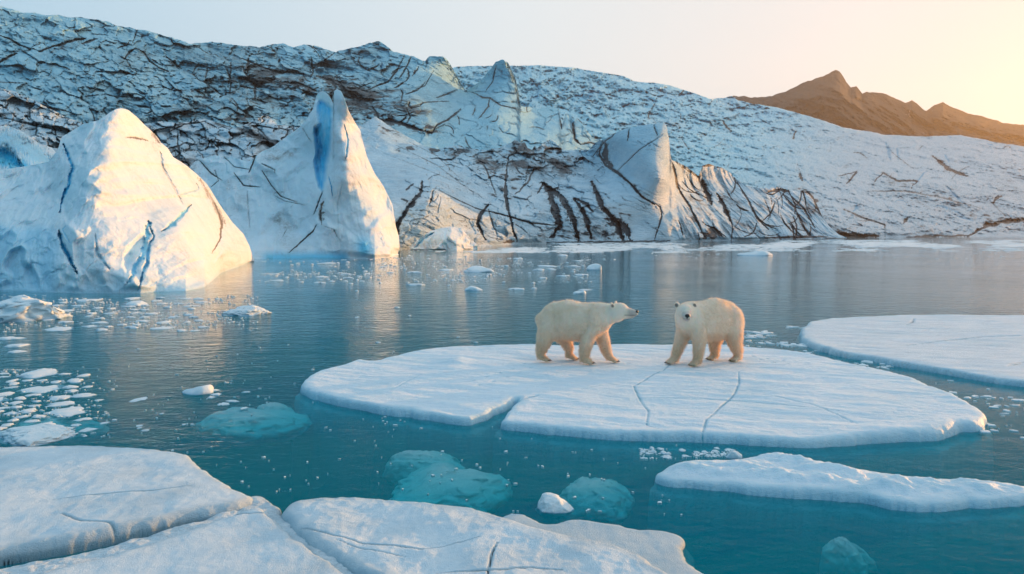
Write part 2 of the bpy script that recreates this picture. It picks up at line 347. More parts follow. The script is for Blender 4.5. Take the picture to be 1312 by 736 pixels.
# ------------------------------------------------------------------ glacier: middle folded ridge with peaks
B_TOP = [(-260, -20), (0, 9), (20, 14), (60, 19), (100, 22), (140, 28), (150, 33), (200, 42), (245, 56), (270, 54), (290, 57), (330, 60), (350, 57), (362, 55.5), (373, 60.5),
         (395, 57), (405, 59), (415, 63), (430, 67), (450, 62), (475, 56), (487, 53), (492, 56), (505, 67), (522, 70), (534, 74), (540, 78), (545, 79), (550, 73), (560, 71.5),
         (567, 71), (573, 75), (578, 84), (583, 94), (590, 107), (596, 115), (602, 113), (612, 107), (620, 99), (628, 88), (635, 79), (644, 76), (651, 80), (657, 93), (662, 106),
         (667, 135), (690, 139), (711, 137), (716, 141), (720, 160), (725, 146), (730, 147), (734, 158), (738, 151), (745, 155), (752, 168), (760, 177), (770, 179), (790, 186),
         (810, 200), (870, 235)]
def b_detail(X, Y, Z, PX, PY, t):
    wx = fbm(X/40, Y/80, Z/30, 3)*8
    r = ridged((X+wx)/26+Z/18, Y/70, (Z+X*.4)/11, 6, .58); r2 = ridged((X-Z)/9, Y/40, (Z+X*.3+wx*.4)/4.5, 4)
    chaos = sstep(560, 400, PX+(PY-100)*.5)*(.5+.5*sstep(120, 270, PX+(PY-60)*1.2))
    f = fbm(X/50, Y/90, Z/30, 4)
    va = ridged((X+wx)/42+Z/40, Y/90, (Z+X*.42)/15+3, 5, .5); val = sstep(.35, .75, va)             # creases that collect grit
    d = (np.clip(.45*fbm(X/18, Y/50, Z/7, 6, .6)-.02, 0, 1)+val*.42*sstep(60, 160, PX))*chaos
    band = np.exp(-((PY-(96+.14*(PX-250)))/30)**2)*sstep(180, 330, PX)*sstep(620, 500, PX)
    d = np.maximum(d*.8, band*(.46+.5*fbm(X/16, Y/50, Z/6, 6, .65)))
    n1 = net((PX+PY*.9)/34, (PY-PX*.35)/15, PX*0, .055, 1.)*(.2+.5*chaos)*.9; n2 = net((PX-PY)/22, (PY+PX*.2)/13, PX*0, .04, 5.)*chaos*.5; n3 = net((PX+PY)/11, (PY-PX*.4)/6, PX*0, .07, 8.)*chaos*.6*sstep(.0, .3, band)
    o1, e1 = facets((PX+PY*.9)/44, (PY-PX*.35)/19, 1.); o2, e2 = facets((PX+PY*.4)/17, (PY-PX*.35)/9, 3.); o3, e3 = facets((PX)/7.5, (PY-PX*.3)/4.6, 4.)
    c1 = sstep(.055, .0, e1)*sstep(-.4, .5, fbm(PX/30, PY/20, PX*0+3, 3)); c2 = sstep(.07, .0, e2)*sstep(-.1, .6, fbm(PX/25, PY/15, PX*0+8, 3)); ch = .2+.8*chaos
    n1 = np.maximum(n1*.7, c1*(.2+.6*chaos)); n2 = np.maximum(n2*.5, c2*chaos*.8); n3 = n3*.5; fo = (o1*7+o2*3.2+o3*1.1+c1*3+c2*1.6)*ch
    nn = np.maximum(np.maximum(n1, n2), n3)
    d = np.maximum(np.maximum(d, .04), nn)
    return -(r-.3)*(2.5+7*chaos)-r2*2.0*chaos-f*7+va*5*chaos+nn*.8+fo, d*.9, np.clip(.25*c1*(1-chaos)+.22*fbm(PX/50, PY/30, PX*0+5, 4), 0, 1)
B1 = 3.5
b_lines = [([(0, 46), (12, 50), (25, 58), (40, 63)], 1.3, B1, .95, 0), ([(-10, 84), (22, 68)], 2.2, 5, .8, 0), ([(50, 66), (75, 58), (95, 52), (110, 50)], 2.6, 5, .8, 0),
           ([(105, 57), (125, 50)], 2.2, 4, .9, 0), ([(160, 76), (166, 68), (174, 62)], 2., 4, .8, 0), ([(174, 62), (185, 68), (192, 79), (205, 88), (215, 92)], 1.3, 3, .8, 0),
           ([(213, 73), (232, 88)], 1.6, 3, .9, 0), ([(165, 53), (163, 58), (150, 62)], 1.1, 2, .8, 0), ([(266, 86), (263, 100)], 1.2, 2, .8, 0), ([(247, 94), (256, 80)], 1.2, 2, .8, 0),
           ([(170, 55), (176, 38)], 1., 2, .6, 0), ([(30, 125), (60, 138), (85, 142)], 1.5, 3, .8, 0), ([(-10, 105), (35, 107)], .9, 1, .7, 0),
           ([(309, 75), (340, 88), (362, 95), (372, 90)], 1.6, 3, .95, 0), ([(318, 75), (317, 95)], 2.3, 3, .9, 0), ([(290, 88), (297, 105), (294, 118)], 1.6, 3, .9, 0),
           ([(327, 105), (326, 128)], 2.2, 3, .9, 0), ([(355, 105), (385, 108), (405, 117)], 2.5, 3, 1., 0), ([(405, 97), (423, 103), (430, 112)], 3.2, 3, 1., 0),
           ([(430, 67), (415, 78), (401, 84)], 1., 2, .7, 0), ([(518, 72), (508, 92), (497, 105), (483, 110), (468, 117)], 1.2, 2, .85, 0), ([(527, 73), (520, 88), (512, 100)], 1.2, 2, .9, 0),
           ([(546, 105), (535, 116), (520, 121)], 1., 2, .7, 0), ([(532, 88), (530, 97)], 1.2, 1, .9, 0), ([(556, 90), (545, 110), (522, 120)], .9, 1, .6, 0),
           ([(470, 150), (485, 158), (500, 155), (520, 161), (540, 167), (553, 171)], 3.2, 3, 1., 0), ([(553, 171), (560, 160), (575, 153), (590, 140)], 1.6, 2, .95, 0),
           ([(520, 138), (526, 150), (522, 158)], 1., 2, .8, 0), ([(527, 137), (548, 131), (575, 130)], .9, 1, .8, 0), ([(605, 118), (618, 125), (628, 126), (641, 135), (668, 141)], 1.2, 1, .9, 0),
           ([(627, 126), (626, 137), (617, 148), (613, 152)], 1.4, 1, .85, 0), ([(636, 84), (631, 105), (622, 118)], 1., 1, .6, 0), ([(655, 131), (668, 131)], .9, 1, .7, 0),
           ([(718, 142), (719, 165)], 2., 4, .7, 0), ([(733, 152), (736, 178), (744, 186)], 2.2, 4, .9, 0), ([(744, 186), (755, 183), (775, 188)], 1.4, 1, .9, 0),
           ([(490, 82), (489, 91)], 2.4, 2, .1, .9),
           # the right flanks of the peaks turn away, which is what the sun catches
           ([(569, 70), (579, 86), (588, 106), (597, 117)], 4.2, 9, 0, 0), ([(648, 76), (658, 95), (663, 112), (667, 135)], 4.2, 9, 0, 0), ([(748, 154), (756, 172), (768, 180)], 4., 7, 0, 0),
           ([(717, 140), (721, 160)], 2.5, 5, 0, 0), ([(728, 146), (733, 165)], 2.5, 5, 0, 0), ([(542, 76), (548, 82)], 3., 6, 0, 0)]
b_lines += rand_cracks(22, (-40, 20, 560, 175), (20, 35, -35, 110), 8, 42, .75, 1.8, .8, 21, 18)
b_lines += rand_cracks(26, (290, 75, 560, 165), (20, 60, -40, 110), 8, 30, 1., 2.2, 1., 22, 20)
b_lines += rand_cracks(25, (560, 100, 760, 190), (80, 60, 20, -30), 6, 20, .8, 1.2, .7, 23)
b_blobs = [(370, 108, 34, 8, 12, .9), (425, 104, 24, 9, 25, 1.), (456, 125, 16, 20, 0, .95), (310, 152, 24, 8, 5, 1.1), (500, 155, 9, 9, 0, 1.1), (470, 140, 25, 20, 20, .8), (330, 128, 50, 10, 12, .6),
           (255, 121, 14, 5, 20, 1.), (76, 62, 26, 6, -15, .6), (230, 84, 10, 6, 20, .7), (40, 135, 40, 6, 15, .45), (545, 165, 20, 7, 10, .9), (510, 135, 30, 10, -10, .65), (400, 130, 60, 15, 5, .5)]
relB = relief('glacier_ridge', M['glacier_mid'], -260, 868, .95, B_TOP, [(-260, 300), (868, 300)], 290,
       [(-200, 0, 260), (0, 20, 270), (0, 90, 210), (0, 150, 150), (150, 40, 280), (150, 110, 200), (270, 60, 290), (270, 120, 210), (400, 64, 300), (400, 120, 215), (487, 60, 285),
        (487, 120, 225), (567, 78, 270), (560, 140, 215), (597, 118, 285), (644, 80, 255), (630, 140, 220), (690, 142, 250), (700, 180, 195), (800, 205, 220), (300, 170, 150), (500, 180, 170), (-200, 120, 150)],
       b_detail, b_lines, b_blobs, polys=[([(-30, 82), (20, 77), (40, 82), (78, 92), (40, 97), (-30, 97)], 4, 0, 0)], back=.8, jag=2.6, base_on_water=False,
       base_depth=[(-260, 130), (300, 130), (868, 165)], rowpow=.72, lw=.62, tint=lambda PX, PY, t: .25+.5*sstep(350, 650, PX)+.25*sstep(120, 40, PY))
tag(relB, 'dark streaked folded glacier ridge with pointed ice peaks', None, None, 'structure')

# ------------------------------------------------------------------ glacier: low front with the sharp edged block
C_TOP = [(-260, 120), (-60, 108), (0, 114), (20, 118), (50, 132), (80, 148), (120, 163), (160, 165), (205, 155), (230, 158), (262, 152), (285, 160), (300, 165), (318, 158), (338, 147), (345, 150),
         (355, 160), (380, 163), (430, 165), (465, 160), (480, 150), (490, 155), (500, 163), (520, 174), (545, 188), (560, 191), (575, 187), (590, 187), (600, 190), (622, 193), (630, 190), (640, 190),
         (648, 185), (655, 183), (660, 179), (668, 184), (672, 181), (676, 190), (682, 192), (685, 186), (688, 190), (700, 181), (706, 179), (713, 184), (722, 192), (740, 192), (755, 192), (762, 183),
         (775, 178), (788, 170), (800, 165), (812, 163), (830, 160), (845, 158), (850, 157), (854, 161), (857, 178), (860, 205), (868, 208), (880, 214), (895, 226), (900, 213), (908, 210), (915, 212),
         (925, 215), (935, 221), (945, 232), (958, 239), (980, 241), (1000, 241), (1015, 244), (1035, 245), (1042, 252), (1052, 274), (1062, 290), (1075, 301), (1085, 304.5)]
C_BASE = [(-260, 328), (200, 327), (400, 323), (510, 320), (560, 318), (650, 314), (700, 312), (860, 310), (905, 309), (1000, 307), (1085, 305)]
def c_detail(X, Y, Z, PX, PY, t):
    s = fbm((X-Z*.9)/14, Y/50, (Z+X*.45)/4, 6); r = ridged((X+Z*.8)/12, Y/30, (Z-X*.3)/7, 5)
    fl = ridged((X+Z*.35)/2.6, Y/14, Z/16, 4)                       # down-slope fluting right of the block
    lf = sstep(500, 400, PX); rf = sstep(862, 876, PX); bl = sstep(770, 785, PX)*sstep(862, 856, PX)
    amp = 1-.85*bl; va = ridged((X+Z*.5)/22, Y/50, (Z+X*.3)/9+7, 5, .5)*lf
    dD = va*3.2-(r-.3)*(1.2+2.2*lf)*amp-s*1.3*amp*(1-rf*.5)-rf*fl*1.8
    d = np.clip(.32+.5*fbm((X-Z)/8, Y/40, (Z+X*.4)/3, 6, .62), 0, 1)
    top = np.exp(-((PY-202)/24)**2)*sstep(540, 590, PX)*sstep(800, 740, PX)
    d = d*(.30+.35*lf+.25*rf)*(1-.5*bl)+top*(.25+.5*fbm(X/5, Y/40, Z/4, 5))
    d = np.maximum(d, rf*np.clip(.20-.75*(fl-.25), 0, .6))
    o1, e1 = facets((PX+PY*.5)/42, (PY-PX*.3)/20, 6.); o2, e2 = facets((PX+PY*.4)/15, (PY-PX*.3)/9, 7.); mid = sstep(500, 530, PX)*sstep(870, 850, PX)
    c1 = sstep(.07, .0, e1); c2 = sstep(.08, .0, e2)*sstep(-.2, .5, fbm(PX/25, PY/15, PX*0+8, 3)); dD = dD+(o1*3.4+o2*1.5+c1*1.2+c2*.7)*(lf+.45*top+.16*mid*(1-bl)); d = np.maximum(d, np.maximum(c1, c2)*(.6*lf+np.clip(top, 0, 1)*.5))
    nn = np.maximum(net((PX+PY*.5)/26, (PY-PX*.3)/12, PX*0, .05, 3.)*lf*.85, net((PX+PY*.5)/18, (PY-PX*.3)/8, PX*0, .05, 4.)*np.clip(top*2, 0, 1)*.8)
    nn = np.maximum(nn, net((PX-PY*.6)/30, (PY-PX*.35)/9, PX*0, .03, 6.)*sstep(505, 530, PX)*sstep(860, 840, PX)*.45)
    d = np.maximum(np.maximum(d, nn), .5*sstep(.3, .7, va)*sstep(90, 160, PX)); dD = dD+nn*.6
    return dD, np.clip(d, 0, 1)
c_lines = [([(652, 200), (649, 220), (648, 255), (655, 285), (662, 310)], 2.6, .8, .85, 0), ([(626, 262), (616, 274), (612, 288), (622, 308)], 2.2, .8, 1., 0), ([(626, 268), (632, 290), (638, 303)], 1.8, .3, .5, 0),
           ([(627, 271), (650, 277), (680, 286), (712, 289)], 1.2, .5, .95, 0), ([(695, 235), (704, 246), (711, 268), (716, 290), (706, 304)], 5.5, 1.2, 1.1, 0),
           ([(698, 236), (718, 252), (728, 268), (738, 292), (742, 312)], 4.8, 1., 1.1, 0), ([(735, 254), (748, 272), (758, 306)], 3.8, 1., 1.05, 0), ([(688, 248), (696, 236)], 1.2, .3, .9, 0), ([(735,254),(752,262),(760,272)],2.5,.5,1.,0),
           ([(757, 232), (766, 250), (772, 266), (790, 285), (800, 312)], 4., 1.2, 1.1, 0), ([(778, 280), (800, 290), (808, 308)], 5, .6, 1., 0),
           ([(541, 232), (538, 248), (528, 262), (520, 272), (512, 282), (508, 292), (511, 305)], 4., 1.2, .75, 0), ([(530, 236), (520, 244)], 1.4, .5, 1., 0), ([(555, 244), (550, 262)], 2., .5, .5, 0),
           ([(514, 255), (522, 258), (520, 262)], 1.2, .3, 1., 0), ([(562, 244), (590, 258), (612, 268), (640, 275)], 1.2, .3, .6, 0),
           ([(773, 180), (768, 198), (776, 212), (792, 222), (808, 236), (822, 252), (838, 262)], 1.9, .6, 1.1, 0), ([(777, 184), (776, 205), (786, 215)], 4., .5, .9, 0),
           ([(760, 200), (775, 182), (790, 170)], 1., .4, .9, 0), ([(838, 310), (842, 295), (848, 278), (845, 262)], 1.1, .3, .8, 0), ([(850, 172), (820, 192), (798, 212), (785, 226)], 1., .3, .5, 0),
           ([(806, 166), (804, 180)], 1.1, .3, .9, 0), ([(838, 160), (842, 175)], 2., .3, .5, 0), ([(835, 258), (845, 265), (850, 275)], 1., .2, .6, 0),
           ([(862, 208), (868, 240), (885, 268), (903, 305)], 2.2, 1., .85, 0), ([(866, 208), (882, 218), (896, 228)], 2.4, 1., 1., 0), ([(898, 230), (904, 246), (912, 262)], 4.5, 2.5, .75, 0),  # last entry: shaded gully, its shade darkened through the dirt mask
           ([(918, 248), (926, 262), (936, 284)], 3.6, 2., .75, 0), ([(898, 213), (915, 211), (932, 217)], 2.6, .5, .9, 0), ([(944, 233), (958, 256), (970, 280), (985, 295)], 1.6, .9, .85, 0),
           ([(985, 247), (1000, 243), (1012, 246)], 3.4, .7, .8, 0), ([(1003, 250), (1018, 266), (1028, 288), (1036, 302)], 2., .8, .8, 0), ([(1014, 252), (1030, 268), (1044, 292)], 1.8, .8, .7, 0),
           ([(1030, 245), (1040, 250), (1052, 275)], 2.8, .8, .85, 0), ([(900, 304), (915, 296), (925, 303)], 5., .4, 1., 0), ([(980, 305), (1060, 303)], 2., .1, .9, 0), ([(645, 311), (660, 309)], 2., 0, 1., 0),
           ([(700, 311), (860, 309)], 1.4, 0, .8, 0),
           ([(848, 157), (855, 163), (859, 190), (861, 215)], 1.3, 0, .0, 0),
           ([(263, 192), (270, 180), (280, 190)], 1.5, 1, .8, 0), ([(215, 170), (235, 160), (262, 156), (280, 165)], 1.2, 1, .7, 0), ([(0, 150), (40, 160), (80, 168)], 1.5, 1, .6, 0),
           ([(500, 200), (540, 215), (600, 240)], 1., .2, .4, 0), ([(505, 185), (560, 212), (610, 250)], 1., .2, .45, 0), ([(520, 180), (560, 200), (590, 230)], 1., .2, .45, 0),
           ([(610, 200), (622, 215), (636, 250)], 1.2, .3, .7, 0), ([(656, 205), (664, 220), (672, 225)], 1., .3, .9, 0), ([(685, 215), (675, 235), (660, 250)], 2., .3, .6, 0)]
c_lines += rand_cracks(14, (-20, 115, 500, 230), (20, 40, 100, -30), 8, 34, .85, 1., .8, 31, 20) + rand_cracks(12, (500, 200, 780, 300), (30, 20, 100), 8, 34, .6, .3, .5, 32, 15)
c_lines += rand_cracks(46, (864, 215, 1050, 300), (66, 58), 15, 50, .9, .8, .8, 33, 7)
c_blobs = [(560, 193, 14, 4, 5, .9), (580, 194, 18, 6, 5, .8), (625, 203, 22, 12, 0, .65), (660, 195, 24, 12, 0, .75), (700, 192, 20, 11, -15, .75), (655, 222, 34, 12, 5, .55), (792, 288, 15, 20, 10, .85),
           (525, 190, 12, 6, 0, 1.), (500, 170, 20, 10, 20, .6), (912, 300, 14, 7, 0, .9), (720, 300, 50, 10, 0, .5), (760, 300, 30, 14, 10, .6), (270, 175, 30, 10, 10, .5), (645, 245, 18, 10, 0, .6), (35, 158, 10, 5, 0, .7)]
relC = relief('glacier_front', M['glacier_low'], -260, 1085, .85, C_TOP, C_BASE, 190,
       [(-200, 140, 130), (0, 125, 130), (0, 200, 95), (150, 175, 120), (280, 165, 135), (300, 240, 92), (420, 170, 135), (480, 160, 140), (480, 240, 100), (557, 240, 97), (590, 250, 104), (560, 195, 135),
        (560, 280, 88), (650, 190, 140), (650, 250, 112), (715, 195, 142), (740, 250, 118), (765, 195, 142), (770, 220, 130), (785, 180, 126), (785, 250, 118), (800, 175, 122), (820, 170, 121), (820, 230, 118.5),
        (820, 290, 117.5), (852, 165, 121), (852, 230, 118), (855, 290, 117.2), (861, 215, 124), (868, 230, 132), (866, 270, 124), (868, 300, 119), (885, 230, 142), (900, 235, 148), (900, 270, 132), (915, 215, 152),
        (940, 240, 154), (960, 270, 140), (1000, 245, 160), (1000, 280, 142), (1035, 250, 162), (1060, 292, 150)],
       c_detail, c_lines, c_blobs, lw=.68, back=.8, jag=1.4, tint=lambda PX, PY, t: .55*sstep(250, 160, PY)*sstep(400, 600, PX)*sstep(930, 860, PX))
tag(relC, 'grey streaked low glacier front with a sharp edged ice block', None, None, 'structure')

# ------------------------------------------------------------------ big icebergs
def berg_detail(amp, u, dirt0=.04, sx=1.):
    def f(X, Y, Z, PX, PY, t):
        r = ridged(X/(4*u), Y/(6*u), Z/(5*u), 4); s = fbm(X/(1.6*u), Y/(2*u), Z/(2.2*u), 5)
        f3 = fbm(X/(.35*u), Y/(.5*u), Z/(.4*u), 3)
        o1, e1 = facets((X-Z*.4)/(2.6*u)+Y*.05, (Z+X*.5)/(2.2*u), 11., .35); o2, e2 = facets((X+Z*.3)/(.9*u)+Y*.1, (Z-X*.2)/(.8*u), 12., .3); fc = (o1*.30*sstep(0, .4, e1)+o2*.06*sstep(0, .3, e2))*amp
        flt = ridged((X+Z*.25)/(1.1*u), Y/(6*u), Z/(7*u), 4)*.13*amp
        return fc*2.6-flt*1.4-(r-.4)*amp*.5-s*amp*.16-f3*amp*.02, np.clip(dirt0+.22*fbm((X+Z*.6)/(2.2*u), Y/(3*u), (Z-X*.5)/(5*u), 5), 0, .3)
    return f
B1_TOP = [(-90, 240), (-40, 225), (0, 218), (20, 215), (40, 212), (62, 207), (74, 192), (79, 176), (90, 169), (105, 160), (125, 155), (140, 145), (148, 140), (156, 138.5), (165, 141), (176, 151),
          (200, 174), (206, 183), (215, 190), (222, 201), (240, 213), (253, 224), (265, 236), (280, 260), (297, 284), (312, 300), (319, 314), (323, 326), (326, 334)]
B1_BASE = [(-90, 364), (0, 372), (60, 374.5), (100, 375.5), (150, 376), (180, 376), (200, 374), (238, 373), (262, 368), (272, 360), (283, 350), (308, 341), (318, 336.5), (326, 335)]
b1_lines = [([(80, 184), (88, 198), (93, 216), (88, 236), (80, 258), (76, 272)], 1.9, .5, 0, .95), ([(75, 296), (82, 318), (92, 336), (98, 350)], 2.2, .6, 0, 1.), ([(84, 290), (80, 296), (90, 312)], 1., .1, 0, .5),
            ([(191, 284), (188, 305), (184, 325), (172, 345), (162, 366)], 3.2, .35, 0, .7), ([(192, 290), (197, 302), (190, 318), (188, 338), (183, 352), (176, 374)], 1.6, .5, 0, .7),
            ([(206, 296), (222, 287), (232, 276), (245, 263)], 2.1, .6, .15, .7), ([(232, 250), (255, 243), (252, 235)], 1.2, .2, .25, .4),
            ([(160, 176), (178, 178), (190, 181)], 1.4, .15, .5, 0), ([(206, 195), (208, 215), (222, 240), (235, 262)], 1.8, .2, .33, 0), ([(276, 262), (284, 285), (282, 305), (272, 325)], 1.6, .2, .6, 0),
            ([(195, 170), (205, 185)], 3., .1, .4, 0), ([(255, 228), (275, 262), (290, 290)], 3.5, .1, .4, 0), ([(122, 300), (124, 325), (140, 345)], 1.6, .2, 0, .3)]
g1 = berg_detail(.85, 1.)
def b1_detail(X, Y, Z, PX, PY, t):
    r = list(g1(X, Y, Z, PX, PY, t))
    low = sstep(285, 300, PY+6*fbm(PX/30, PY*0, PX*0, 3))*sstep(85, 60, PX)*.35                   # clearer melt-polished ice low on the left
    return r[0], r[1], np.maximum(low, .22*sstep(.10, .0, t))
berg1 = relief('iceberg', M['berg'], -90, 326, .8, B1_TOP, B1_BASE, 250,
       [(-60, 260, 37.5), (0, 222, 41), (0, 290, 36), (0, 340, 34.3), (60, 215, 40), (60, 290, 35.2), (79, 180, 41), (85, 260, 36.5), (100, 165, 42), (155, 142, 42), (128, 180, 39.2), (124, 215, 37.2),
        (110, 250, 35.6), (96, 290, 34.2), (100, 330, 33.2), (135, 352, 32.4), (150, 215, 38.7), (150, 280, 35.7), (150, 320, 34.0), (176, 155, 44.5), (200, 250, 41), (190, 300, 36.8), (205, 340, 34.3), (205, 180, 47),
        (240, 218, 50), (240, 290, 40.5), (235, 345, 35.6), (265, 240, 53), (265, 310, 43), (297, 290, 56), (295, 325, 49), (318, 318, 58)],
       b1_detail, b1_lines, [(300, 315, 14, 20, 30, .25), (200, 185, 10, 12, 40, .35), (265, 240, 12, 10, 40, .35)],
       polys=[([(186, 300), (180, 302), (165, 315), (158, 335), (163, 350), (175, 330), (186, 320)], 6, .5, .3)], back=.8, jag=1.)
tag(berg1, 'large white peaked iceberg with sunlit right face, left of the water', 'iceberg')

B2_TOP = [(228, 330), (234, 226), (250, 207), (275, 199), (300, 202), (318, 208), (335, 195), (352, 187), (370, 173), (385, 162), (395, 150), (401, 140), (405, 124), (409, 118.5), (414, 117), (420, 121), (425, 129),
          (427, 133), (428, 117), (432, 114), (437, 117), (441, 125), (447, 143), (455, 158), (462, 168), (465, 182), (470, 200), (480, 222), (492, 240), (503, 263), (507, 290), (511, 303), (513, 325)]
B2_BASE = [(228, 331), (300, 332), (340, 332), (350, 331), (400, 330), (436, 330), (446, 331), (480, 332), (500, 330), (513, 326)]
b2_lines = [([(414, 245), (409, 258), (402, 275)], 1.4, .8, .8, .6), ([(415, 258), (411, 270), (412, 288)], 3.2, .6, .75, 0), ([(406, 288), (400, 298), (385, 312), (370, 324)], 1.8, .8, .95, 0),
            ([(421, 226), (425, 240), (426, 252)], 1.3, .6, .3, .9), ([(441, 160), (446, 180), (443, 205)], 1.8, .5, 0, .95), ([(332, 187), (326, 205), (319, 222)], 1.8, .8, .9, .2),
            ([(335, 218), (348, 238), (360, 252), (380, 259)], 1.4, .6, .9, 0), ([(350, 250), (365, 258), (390, 263)], 1., .4, .7, 0), ([(388, 165), (394, 175), (400, 183)], 1.3, .3, .7, 0),
            ([(317, 245), (318, 270), (320, 292)], 1.8, .4, .5, 0), ([(300, 222), (312, 238), (332, 240)], 1.5, .8, .8, 0), ([(335, 210), (352, 218), (352, 222)], 1.6, .5, .8, 0),
            ([(255, 205), (270, 222), (285, 232)], 1.5, .7, .9, 0), ([(270, 240), (280, 232), (275, 218)], 1.2, .5, .8, 0), ([(415, 290), (428, 295), (434, 308)], 1.2, .3, .6, 0), ([(413, 255), (440, 270)], .5, 0, 0, 0),
            ([(362, 304), (368, 292)], .9, .2, .7, 0), ([(286, 200), (300, 214), (322, 218)], 1.2, .6, .7, 0), ([(440, 230), (432, 265), (434, 300)], 1., .2, .3, .1)]
g2 = berg_detail(1.3, 2.)
def b2_detail(X, Y, Z, PX, PY, t):
    r = list(g2(X, Y, Z, PX, PY, t)); left = sstep(410, 380, PX)
    r[1] = np.maximum(r[1], left*np.clip(.13+.35*fbm(X/3, Y/6, Z/2, 5), 0, .5))
    foot = .8*sstep(318, 330, PY)*np.maximum(sstep(330, 345, PX)*sstep(452, 440, PX), 0)
    foot = np.maximum(foot, .85*np.exp(-(((PX-466)/11)**2+((PY-318)/15)**2)))
    return r[0], r[1], foot
berg2 = relief('iceberg', M['berg'], 228, 513.5, .62, B2_TOP, B2_BASE, 260,
       [(275, 203, 78), (260, 260, 74), (300, 240, 74), (320, 300, 69), (352, 192, 77), (360, 250, 72.5), (385, 170, 76), (390, 220, 73), (395, 280, 69.5), (412, 122, 76), (405, 200, 74), (428, 200, 70),
        (430, 120, 69.5), (438, 140, 68.8), (433, 170, 67.8), (433, 200, 67), (431, 230, 66.6), (440, 260, 66.5), (442, 310, 65.2), (455, 165, 71.5), (460, 210, 68.5), (462, 260, 66), (462, 310, 64.6), (478, 230, 70), (480, 270, 67), (482, 310, 65),
        (498, 255, 73), (498, 290, 69), (500, 318, 66.8), (510, 300, 73), (512, 320, 70.5)],
       b2_detail, [(p_, w_, d_*.7, r_*.62, b_) for p_, w_, d_, r_, b_ in b2_lines], [(412, 275, 8, 18, 0, .5), (350, 225, 20, 12, 0, .3)],
       polys=[([(409, 128), (425, 136), (427, 150), (425, 185), (420, 212), (418, 232), (413, 246), (406, 234), (402, 212), (404, 192), (401, 166), (407, 158), (405, 143)], 5., 1.9, .95)], back=.7, jag=1., lw=.5)
tag(berg2, 'tall split twin-spired iceberg with a deep blue cleft', 'iceberg')

berg3 = relief('small_iceberg', M['berg'], 524, 613, .6, [(524, 319), (530, 312), (541, 303), (552, 296), (566, 292), (580, 291.5), (592, 293), (597, 300), (606, 308), (611, 314), (613, 318)],
       [(524, 320), (540, 320.5), (585, 320.5), (600, 319.5), (613, 319)], 60, [(560, 296, 84), (590, 295, 85), (600, 308, 85.5), (570, 310, 82.5), (535, 312, 83.5)], berg_detail(.7, 1.),
       [([(532, 318), (540, 308), (556, 298)], 1.6, .6, .2, .9)], back=.9, jag=.6)
tag(berg3, 'small white iceberg at the waterline right of the twin spires', 'iceberg')

berg4 = relief('iceberg', M['berg'], -110, 74, .8, [(-110, 190), (-60, 160), (0, 161), (12, 162), (28, 168), (40, 176), (50, 184), (66, 189), (73, 197), (74, 215)], [(-110, 330), (74, 330)], 90,
       [(0, 165, 62), (-60, 170, 60), (60, 195, 64), (0, 215, 58), (20, 205, 59), (40, 215, 58)], berg_detail(1.3, 2.), [([(-20, 190), (10, 200), (25, 214)], 8, 1.2, 0, 1.), ([(-20, 205), (30, 212), (34, 217)], 8, .5, 0, .9), ([(-40, 175), (10, 178), (50, 200), (70, 210)], 14, .3, 0, .55)],
       [(66, 190, 6, 4, 0, .2)], back=.7, jag=1.)
tag(berg4, 'rounded deep blue iceberg behind the large peaked iceberg', 'iceberg')

